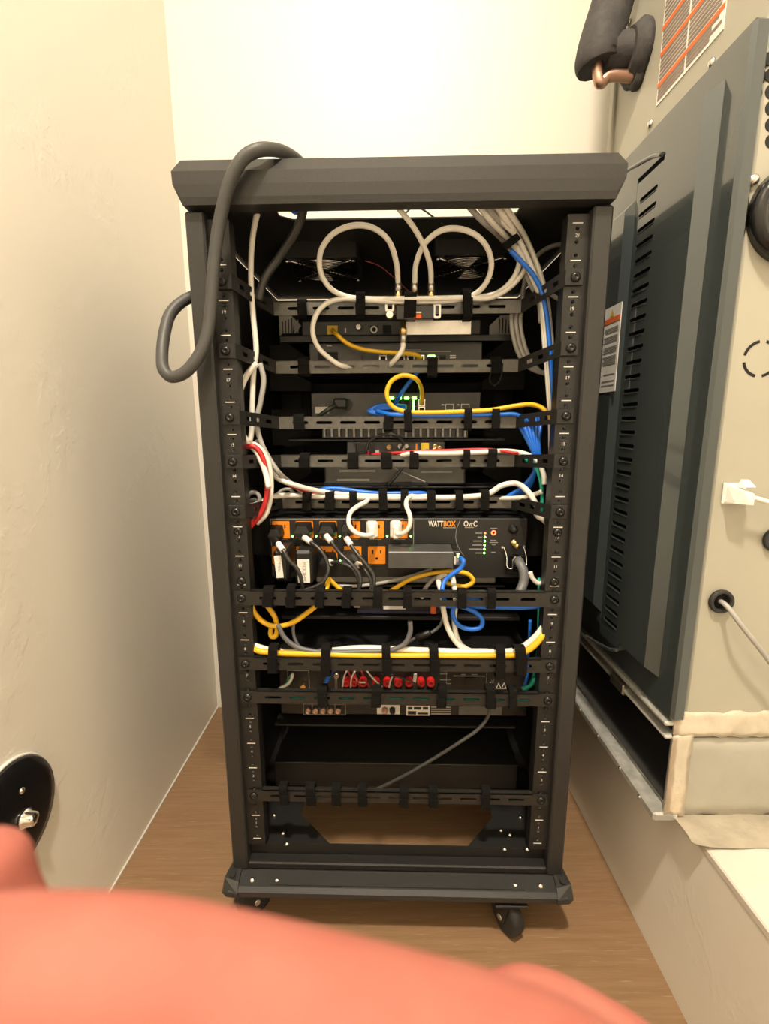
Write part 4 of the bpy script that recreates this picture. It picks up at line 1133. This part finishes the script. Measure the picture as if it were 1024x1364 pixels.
# coax splitter on the topmost bar
Y = .090
x0, x1, z0, z1 = R(527, 408, 577, 427, Y)
SP = thing('coax_splitter', 'black coax splitter with brass connectors on the topmost lacing bar', 'splitter', ((x0 + x1) / 2, Y, z0))
part(MB().box(x0, x1, Y - .008, Y + .006, z0, z1, .0012), 'body', GLOSS, SP)
for s, (u, v) in ((-1, (517.5, 410)), (1, (583, 415))):
    a0, a1, b0, b1 = R(*((513, 402, 525, 415) if s < 0 else (577, 404, 587, 424)), Y)
    part(MB().plate(rrect(a0, a1, b0, b1, .003), [rrect(a0 + .003, a1 - .003, b0 + .003, b1 - .003, .0015)], Y - .001, Y + .002, XZ), 'mounting_ear', ZINC, SP)
fcyl(SP, 'ground_screw', STEEL, 519, 421, Y, .006, .012, 12)
x0, x1, z0, z1 = R(551, 415, 561, 424, Y - .0083)
part(text_mb(MB(), 'SPLITTER', .0030, ((x0 + x1) / 2, Y - .0086, z1 - .001)), 'lettering', PRINT, SP) if False else None
part(MB().box(x0, x1, Y - .0086, Y - .008, z0, (z0 + z1) / 2 + .001), 'red_mark', STICKR, SP)
part(MB().box(x0, x1, Y - .0086, Y - .008, (z0 + z1) / 2 + .0025, z1), 'white_mark', PRINT, SP)
def fconn(u, v0, v1, up=True):
    a, b = L(u, v0, Y), L(u, v1, Y)
    d = b - a
    c = part(MB().tube([a, a + d * .3, a + d * .3, a + d * .62, a + d * .62, b], [.0042, .0042, .0055, .0055, .0042, .0042], 6 if False else 10, spline=False), 'connector', BRASS, SP)
    part(MB().tube([a + d * .62, b - d * .02], [.0050, .0047], 10, spline=False), 'crimp_sleeve', ZINC, c)
fconn(530, 408, 376); fconn(552, 408, 376); fconn(574, 408, 376); fconn(537, 427, 457)
cab('coax_cable', 'white coax looping up and left from the left splitter port', WHITEC, .0039, [(530, 378), (528, 352, .07), (517, 320, .045), (495, 303, .03), (468, 301, .03), (442, 313, .04), (427, 336, .055), (427, 362, .07), (440, 384, .08), (462, 395), (490, 398), (540, 398, .084), (600, 397, .084), (632, 396), (662, 390), (684, 370, .075), (692, 346, .066), (688, 328, .062)], Y)
cab('coax_cable', 'white coax looping up and right from the middle splitter port', WHITEC, .0039, [(552, 378), (554, 352, .07), (566, 324, .045), (588, 307, .03), (612, 305, .03), (636, 315, .035), (651, 335, .05), (654, 358, .065), (645, 380, .078), (628, 394), (600, 400, .088), (540, 402, .088), (490, 400, .088), (455, 398), (432, 406), (419, 424), (417, 446), (425, 464), (440, 478), (452, 486), (470, 490, .115)], Y)
cab('coax_cable', 'white coax rising from the right splitter port to the top slot', WHITEC, .0038, [(574, 378), (573, 356, .07), (566, 332, .05), (552, 305, .03), (536, 284, .02), (520, 266, .014), (510, 250, .012)], Y)
cab('coax_cable', 'white coax hanging from the lower splitter port', WHITEC, .0038, [(537, 455), (536, 464), (530, 474), (522, 483, .1), (512, 490, .115), (480, 489, .115)], Y)
# white cable inner loop joining the right bundle
cab('coax_cable', 'white coax curving up from the bar into the right bundle', WHITEC, .0038, [(625, 398), (655, 396), (682, 380, .078), (700, 355, .07), (698, 335, .062), (690, 318, .055), (672, 298, .035), (650, 276, .02), (640, 262, .014)], .086)

# bundle from the top slot down the right side
BW = [
 ('outermost', WHITEC, .0040, [(662, 262, .014), (680, 286, .025), (700, 318), (716, 356), (728, 398), (733, 440), (737, 490), (741, 540), (742, 560, .05), (741, 600, .05), (739, 640, .05)]),
 ('second', WHITEC, .0040, [(652, 262, .014), (672, 290, .025), (690, 318), (706, 352), (720, 392), (727, 440), (731, 490), (735, 545), (735, 580, .05), (735, 640, .05), (733, 680, .05)]),
 ('third', GREYC, .0040, [(640, 262, .014), (660, 290, .025), (680, 314), (700, 346), (718, 384), (725, 420), (729, 470), (732, 520), (734, 560)]),
 ('fourth', WHITEC, .0040, [(628, 262, .014), (652, 292, .025), (676, 318), (694, 340), (712, 376), (721, 400), (724, 440), (729, 500), (733, 560), (734, 610, .05)]),
 ('innermost', GREYC, .0040, [(612, 262, .014), (640, 292, .025), (668, 318), (690, 345), (707, 378), (718, 402), (720, 430)]),
]
for kk, (nm, m, r, pts) in enumerate(BW):
    cab('bundle_cable', 'pale cable of the right bundle from the top slot, %s strand' % nm, m, r, pts, (.066, .058, .072, .062, .078)[kk], 'pale cables of the right bundle')
cab('blue_network_cable', 'blue network cable running down inside the right bundle', BLUEC, .0036, [(680, 334), (692, 346), (710, 366), (722, 390), (728, 420), (732, 460), (735, 500), (738, 545), (741, 570)], .052)
p = L(681, 322, .056)
single(MB().hull([L(u, v, .046 + d) for d in (0, .032) for u, v in ((668, 325), (674, 334), (694, 318), (688, 310))]), 'bundle_strap', STRAP, 'black strap around the white bundle at the top right', 'strap')
for k, (dx, nm) in enumerate(((0, 'left'), (6, 'middle'), (12, 'right'))):
    cab('grey_cable', 'grey cable curving behind the right end of the topmost bars, %s strand' % nm, GREYC, .0034, [(685 + dx, 405), (681 + dx, 425), (684 + dx, 450), (691 + dx, 472), (704 + dx * .8, 489), (722 + dx * .5, 496 + dx * .2), (738, 492)], .118, 'grey cables behind the right bar ends')
cab('grey_cable', 'grey cable arching in the upper right corner of the rack', GREYC, .0036, [(760, 326), (738, 327), (718, 338), (704, 358), (697, 385), (695, 402)], .125)
cab('grey_cable', 'grey cable looping beside the right rail', GREYC, .0032, [(728, 388), (740, 396), (750, 402), (748, 425), (747, 455), (742, 475)], .055)

# left side
cab('white_cable', 'white cable dropping from the top slot along the left rail', WHITEC, .0040, [(354, 262, .012), (343, 284, .025), (336, 320), (334, 370), (337, 420), (341, 470), (338, 490), (336, 535), (335, 575), (332, 592)], .045)
cab('white_cable', 'white cable bowing outward by the left rail, below the second bar', WHITEC, .0044, [(342, 484), (330, 498), (320, 520), (317, 545), (320, 570), (330, 590), (340, 600), (352, 625, .03), (358, 650, .02)], .035)
cab('white_cable', 'pale cable inward of the left rail leading down to the white harness', GREYC, .0040, [(346, 484), (351, 505), (347, 535), (342, 560), (346, 585), (356, 607), (370, 628), (388, 644, .09), (404, 656, .09)], .05)
cab('white_cable', 'white cable sweeping from the left rail onto the bar above the power unit', WHITEC, .0040, [(341, 586), (350, 602), (358, 622), (368, 636), (392, 646), (430, 655, .092), (476, 659.5, .094), (520, 661, .094), (575, 661, .094)], .06)
cab('red_cable', 'red cable sweeping beside the white harness on the left', REDC, .0036, [(338, 592), (350, 612), (362, 632), (385, 645), (412, 655, .094), (440, 659, .1), (480, 661, .103), (530, 662, .103)], .066)
cab('red_cable', 'red cable hanging down along the left rail', REDC, .0040, [(320, 604), (326, 596), (338, 595), (347, 604), (353, 624), (356, 646), (354, 666), (347, 684), (333, 702)], .032)
cab('red_cable', 'second red cable inside the first on the left', REDC, .0040, [(322, 598), (334, 592), (346, 600), (352, 618), (358, 640), (357, 662), (351, 684), (342, 698)], .040)
cab('white_cable', 'white cable hugging the red cables down the left side', WHITEC, .0038, [(322, 600), (330, 590), (345, 596), (357, 615), (361, 640), (360, 665), (354, 685), (342, 697)], .038)
cab('white_cable', 'white main cable running along the bar above the power unit', WHITEC, .0046, [(328, 676, .03), (345, 671, .05), (362, 662, .075), (385, 660), (430, 661.5), (500, 663), (570, 663), (620, 662), (650, 658), (668, 647), (685, 644), (698, 650, .07), (709, 663, .06), (716, 677, .055)], .094)
cab('white_cable', 'white cable running straight under the harness to the right rail', WHITEC, .0036, [(395, 663), (500, 665), (600, 664), (660, 664), (700, 662, .07), (722, 655, .055)], .106)
cab('white_cable', 'thin white cable bending down behind the left rail edge', WHITEC, .0030, [(322, 622), (325, 645), (327, 672), (327, 702)], .012)
cab('grey_cable', 'grey cable loop at the left beside the power unit, upper one', GREYC, .0032, [(328, 672), (332, 658), (340, 656), (346, 664), (338, 678), (330, 684)], .045)
cab('grey_cable', 'grey cable loop at the left beside the power unit, lower one', GREYC, .0032, [(330, 684), (332, 670), (340, 666), (348, 674), (340, 684), (332, 700)], .055)
cab('grey_cable', 'grey arc at the left end of the bar above the power unit', GREYC, .0026, [(368, 660), (376, 653), (386, 652), (394, 660)], .1)

# bar above the power unit and right side
cab('blue_network_cable', 'blue network cable along the bar above the power unit', BLUEC, .0036, [(418, 660, .105), (430, 652), (450, 651), (480, 655), (510, 657.5), (545, 657), (562, 657), (580, 661, .108)], .096)
for k in range(6):
    cab('blue_network_cable', '%s blue cable fanning down at the right end of the third bar' % ('first', 'second', 'third', 'fourth', 'fifth', 'last')[k], BLUEC, .0034,
        [(690 + 5.5 * k, 556, .11), (692 + 5.5 * k, 566, .10), (700 + 3.6 * k, 582, .09), (709 + 1.8 * k, 600, .085), (712 + 1.2 * k, 614, .085), (711 - .5 * k, 634, .085), (704 - 2 * k, 650, .09), (690 - 3 * k, 662, .10)], .1, 'blue cables at the right end of the third bar')
cab('blue_network_cable', 'blue network cable along the third bar under the yellow one', BLUEC, .0036, [(502, 548, .12), (520, 552), (560, 553.5), (620, 553), (665, 552), (690, 553), (700, 562, .095)], .095)
for k in range(3):
    cab('blue_network_cable', 'blue network cable coiled at the switch ports, %s turn' % ('upper', 'middle', 'lower')[k], BLUEC, .0032, [(540, 541 + 1.5 * k, .155), (520, 540 + 2 * k, .135), (503, 541 + 2.5 * k, .13), (495 - 2 * k, 546 + k, .125), (505, 551 + k * .6, .12), (525, 551.5 + k * .6, .115), (548, 551 + k * .5, .115)], .12, 'blue cables coiled at the switch')
cab('blue_network_cable', 'blue network cable slanting down to the switch ports', BLUEC, .0036, [(556, 496, .14), (546, 508, .135), (534, 524, .135), (527, 536, .145)], .13)
cab('yellow_network_cable', 'yellow network cable from the modem to the router', YELC, .0036, [(443, 440, .158), (449, 446), (462, 457), (482, 465), (510, 469), (540, 470.5), (555, 473), (560, 477, .150)], .138)
cab('yellow_network_cable', 'yellow network cable looping at the switch, then down the right rail', YELC, .0036, [(562, 538, .152), (561, 518, .13), (551, 503), (536, 500), (521, 508), (515, 524), (521, 540), (538, 548), (570, 549.5), (620, 548), (655, 546), (685, 541), (708, 539, .08), (724, 545, .06), (734, 558, .055), (739, 585, .05), (740, 620, .05), (738, 650, .05), (736, 676, .05)], .092)
cab('white_cable', 'white cable along the fourth bar', WHITEC, .0040, [(526, 607, .11), (550, 604.5), (600, 604), (650, 602), (675, 601), (700, 605, .08), (716, 615, .06), (724, 632, .05), (725, 645, .05)], .094)
cab('red_cable', 'thin red cable above the white one on the fourth bar', REDC, .0026, [(495, 606, .12), (540, 602.5), (600, 600), (650, 599), (690, 604, .08)], .1)
cab('teal_cable', 'teal cable beside the white one at the right rail', TEALC, .0030, [(700, 612, .08), (712, 620), (720, 640), (722, 665), (721, 690)], .06)
for k, nm in enumerate(('outer', 'inner')):
    cab('white_cable', 'short white cable end at the right of the power unit, %s' % nm, WHITEC, .0034, [(711 + 3 * k, 680 + k), (716 + 3 * k, 688 + k), (724 + 2 * k, 693), (731, 702 - 3 * k)], .045, 'short white cable ends right of the power unit')

# below the power unit
cab('mains_cable', 'thick grey mains cord hanging from the power inlet', DGREYC, .0072, [(690, 747, .062), (692, 750, .045), (697, 760, .036), (697, 776, .03), (690, 792, .022), (680, 808, .03)], .04, n=10)
cab('blue_network_cable', 'blue network cable from the adapter down behind the bar', BLUEC, .0036, [(613, 743, .030), (617, 747), (614, 756), (602, 765), (592, 774), (589, 786, .012), (592, 800, .012), (600, 808)], .022)
cab('blue_network_cable', 'blue network cable making a loop below the bar', BLUEC, .0036, [(640, 798, .008), (618, 798, .008), (606, 806), (603, 818), (610, 832), (626, 838), (640, 835), (642, 825), (632, 815), (614, 808), (585, 807, .02)], .014)
cab('blue_network_cable', 'blue network cable running right just below the bar', BLUEC, .0034, [(582, 806), (620, 808), (660, 809), (700, 809.5), (722, 807), (730, 803)], .022)
cab('yellow_network_cable', 'yellow network cable arching below the adapter', YELC, .0036, [(505, 797, .012), (522, 786), (548, 771), (580, 762.5), (605, 761), (624, 765), (630, 774), (620, 781), (600, 778), (588, 772)], .055)
cab('white_cable', 'white cable dropping behind the bar toward the lower harness, left one', WHITEC, .0042, [(594, 764, .06), (584, 770, .05), (588, 790, .02), (591, 815), (597, 838), (608, 856), (622, 867), (640, 870)], .016)
cab('white_cable', 'white cable dropping behind the bar toward the lower harness, right one', WHITEC, .0042, [(601, 762, .06), (604, 776, .04), (607, 796, .016), (605, 822), (607, 845), (615, 860), (630, 868), (650, 870)], .022)
cab('grey_cable', 'pale grey cable sagging under the grey box', GREYC, .0028, [(445, 780), (475, 780.5), (510, 776), (540, 769), (562, 762), (575, 757)], .075)
cab('grey_cable', 'pale grey cable beside the yellow arch', GREYC, .0034, [(562, 795, .015), (566, 784), (576, 772), (590, 764), (600, 760)], .062)
cab('yellow_network_cable', 'yellow network cable hanging in a wide bow at the left', YELC, .0040, [(333, 800), (340, 818), (355, 831), (370, 834), (390, 829), (408, 817), (424, 803), (434, 785, .02), (438, 770, .04)], .012)
cab('yellow_network_cable', 'yellow network cable with a narrow loop at the left', YELC, .0040, [(350, 800, .012), (358, 810), (366, 822), (369, 838), (366, 848), (361, 847), (361, 834)], .018)
cab('yellow_network_cable', 'short yellow cable leaving the wall adapters toward the bar', YELC, .0036, [(437, 770), (442, 775), (452, 784), (462, 794, .02)], .045)
cab('yellow_network_cable', 'yellow network cable along the bar above the red terminals', YELC, .0046, [(331, 860, .010), (345, 867), (365, 869.5), (430, 871.5), (515, 873.5), (580, 873.5), (660, 873), (688, 872), (706, 864), (720, 850), (729, 830, .012), (733, 805, .02)], .002)
cab('white_cable', 'white cable along the bar above the red terminals', WHITEC, .0046, [(331, 856, .016), (345, 862), (365, 866.5, .012), (410, 869, .012), (470, 864, .010), (515, 864, .010), (560, 866), (620, 868), (660, 868), (686, 866), (704, 856), (718, 842), (730, 822, .014), (735, 800, .02)], .008)
cab('white_cable', 'white speaker cable lying above the yellow one in the middle', WHITEC, .0040, [(440, 868, .018), (462, 863.5), (500, 862.5), (545, 866), (600, 867), (650, 867, .018)], .014)
cab('slate_cable', 'slate grey cable drooping from the left bow to the lower harness', DGREYC, .0038, [(370, 832), (378, 848), (392, 860), (415, 867), (450, 868.5), (490, 867.5), (520, 866), (538, 858), (546, 843), (546, 828)], .004)
cab('slate_cable', 'thin slate grey cable hanging at the left', DGREYC, .0026, [(391, 828), (391, 845), (396, 858), (404, 866)], .012)
T = thing('ferrite_cable', 'dark cable with a ferrite lump behind the lower harness', 'cable', L(565, 848, .05))
part(MB().tube([L(u, v, .05) for u, v in ((530, 868), (545, 855), (555, 849), (575, 842), (585, 834), (590, 824))], .0026, 8, 8), 'cord', DGREYC, T)
a, b = L(553, 850, .05), L(574, 842, .05); part(MB().tube([a, a.lerp(b, .12), a.lerp(b, .88), b], [.003, .0058, .0058, .003], 10, spline=False), 'ferrite', DARK, T)
cab('blue_network_cable', 'short blue cable between the two lower bars', BLUEC, .0036, [(443, 884, .012), (440, 897), (434, 909), (430, 922, .02)], .03)
cab('teal_cable', 'teal cable behind the bar below the red terminals', TEALC, .0034, [(365, 934), (400, 930), (450, 932), (520, 931), (580, 932), (640, 933), (700, 932), (718, 926)], .012)
cab('teal_cable', 'teal cable hanging vertically by the right rail', TEALC, .0026, [(718, 770), (718, 810), (717, 850), (715, 880), (709, 905), (703, 916)], .04)
cab('blue_network_cable', 'thin blue cable hanging vertically by the right rail', BLUEC, .0026, [(706, 826), (705, 850), (703, 880), (702, 902), (698, 915)], .05)
cab('white_cable', 'short white cable end below the mains cord', WHITEC, .0036, [(706, 762), (709, 770), (717, 777), (722, 776)], .03)
cab('teal_cable', 'pale green wire end at the left of the receiver', TEALC, .0028, [(388, 900, .045), (386, 908), (378, 914), (370, 918)], .04)
cab('white_wire', 'white wire end curling at the left of the receiver', WHITEC, .0026, [(390, 897), (388, 904), (382, 912), (372, 917)], .032)
cab('teal_cable', 'short teal plug lead at the right of the receiver', TEALC, .0036, [(712, 903), (709, 910), (703, 915), (695, 918)], .03)
# speaker wires at the red posts
WR = [(461.5, WHITEC, [(462, 893), (458, 902), (456, 915)]), (466, REDC, [(463, 893), (467, 903), (466, 914)]), (471, WHITEC, [(473, 894), (468, 903), (467, 916)]),
      (475, REDC, [(470, 895), (476, 905), (479, 914)]), (479, WHITEC, [(472, 897), (477, 908), (487, 909)]), (484, REDC, [(481, 893), (486, 905), (492, 915)]),
      (490, WHITEC, [(488, 893), (497, 904), (509, 915)]), (520, WHITEC, [(523, 899), (520, 907), (518, 916)])]
for i, (u, m, pts) in enumerate(WR):
    nm = 'white' if m is WHITEC else 'red'
    cab('speaker_wire', '%s speaker wire at the red terminals, %s wire from the left' % (nm, ('first', 'second', 'third', 'fourth', 'fifth', 'sixth', 'seventh', 'eighth')[i]), m, .0014, [(p[0], p[1], .036 if j else .044) for j, p in enumerate(pts)], .04, 'speaker wires at the red terminals', 'wire', 6, 6)
cab('speaker_wire', 'stiff black wire lying across the red terminals', BLACKC, .0016, [(507, 896), (530, 902), (548, 908), (560, 916)], .030, None, 'wire', 4, 6)
x0, x1, z0, z1 = R(549.5, 899, 555, 910, .04)
single(MB().hull([(x0, .038, z0), (x1 - .002, .038, z0), (x0 + .002, .038, z1), (x1, .038, z1), (x0, .044, z0), (x1 - .002, .044, z0), (x0 + .002, .044, z1), (x1, .044, z1)]), 'wire_tag', PAPER, 'small white tag between the red terminals', 'tag')
cab('black_cable', 'black cable hanging diagonally through the open space below the receiver', THICKG, .0026, [(656, 905), (654, 925), (652, 945, .0), (648, 958), (636, 972), (610, 990), (575, 1012, .02), (540, 1032, .03), (508, 1048, .04), (490, 1056, .05)], .006)

# heavy cable over the cap
yc = -.034
cab('thick_cable', 'thick dark grey cable draped over the rack top and looping out left', THICKG, .0078, [(408, 225, .06), (394, 212, .03), (378, 203, .002), (362, 199, -.020), (343, 200, yc), (325, 210, yc - .004), (309, 235, yc - .004), (298, 270, yc), (290, 310, yc + .004), (284, 360, yc + .006), (281, 405, yc + .006), (276, 445, yc + .004), (264, 475, yc), (245, 497, yc - .004), (228, 502, yc - .004), (218, 492, yc), (216, 472, -.02), (219, 445, -.005), (227, 418, .015), (241, 403, .03), (258, 394, .045), (275, 388, .06)], yc, n=12)
cab('black_cable', 'black cable slanting down inside the rack from the top slot', BLACKC, .0062, [(406, 262, .014), (402, 288, .03), (390, 315, .04), (370, 345), (352, 372), (344, 400)], .05)
cab('thin_red_wire', 'thin red and black fan wire hanging below the left fan', DREDC, .0010, [(486, 347), (505, 354), (525, 370), (545, 388), (560, 394)], .11, None, 'wire')
cab('thin_black_wire', 'thin black fan wire at the top slot', BLACKC, .0013, [(540, 284), (548, 277), (560, 278), (578, 290), (592, 300)], .06, None, 'wire')
for (u, a, b, ln) in ((659, 497, 515, 1),):
    cab('strap_tail', 'loose strap loop hanging below the second bar at the right', STRAP, .0035, [(664, 482), (668, 492), (666, 506), (658, 514), (652, 506), (655, 492)], .088, None, 'strap', flat=.35)
cab('blue_network_cable', 'blue cable glimpsed in the top slot at the left', BLUEC, .0032, [(386, 277), (394, 283), (402, 278)], .03)
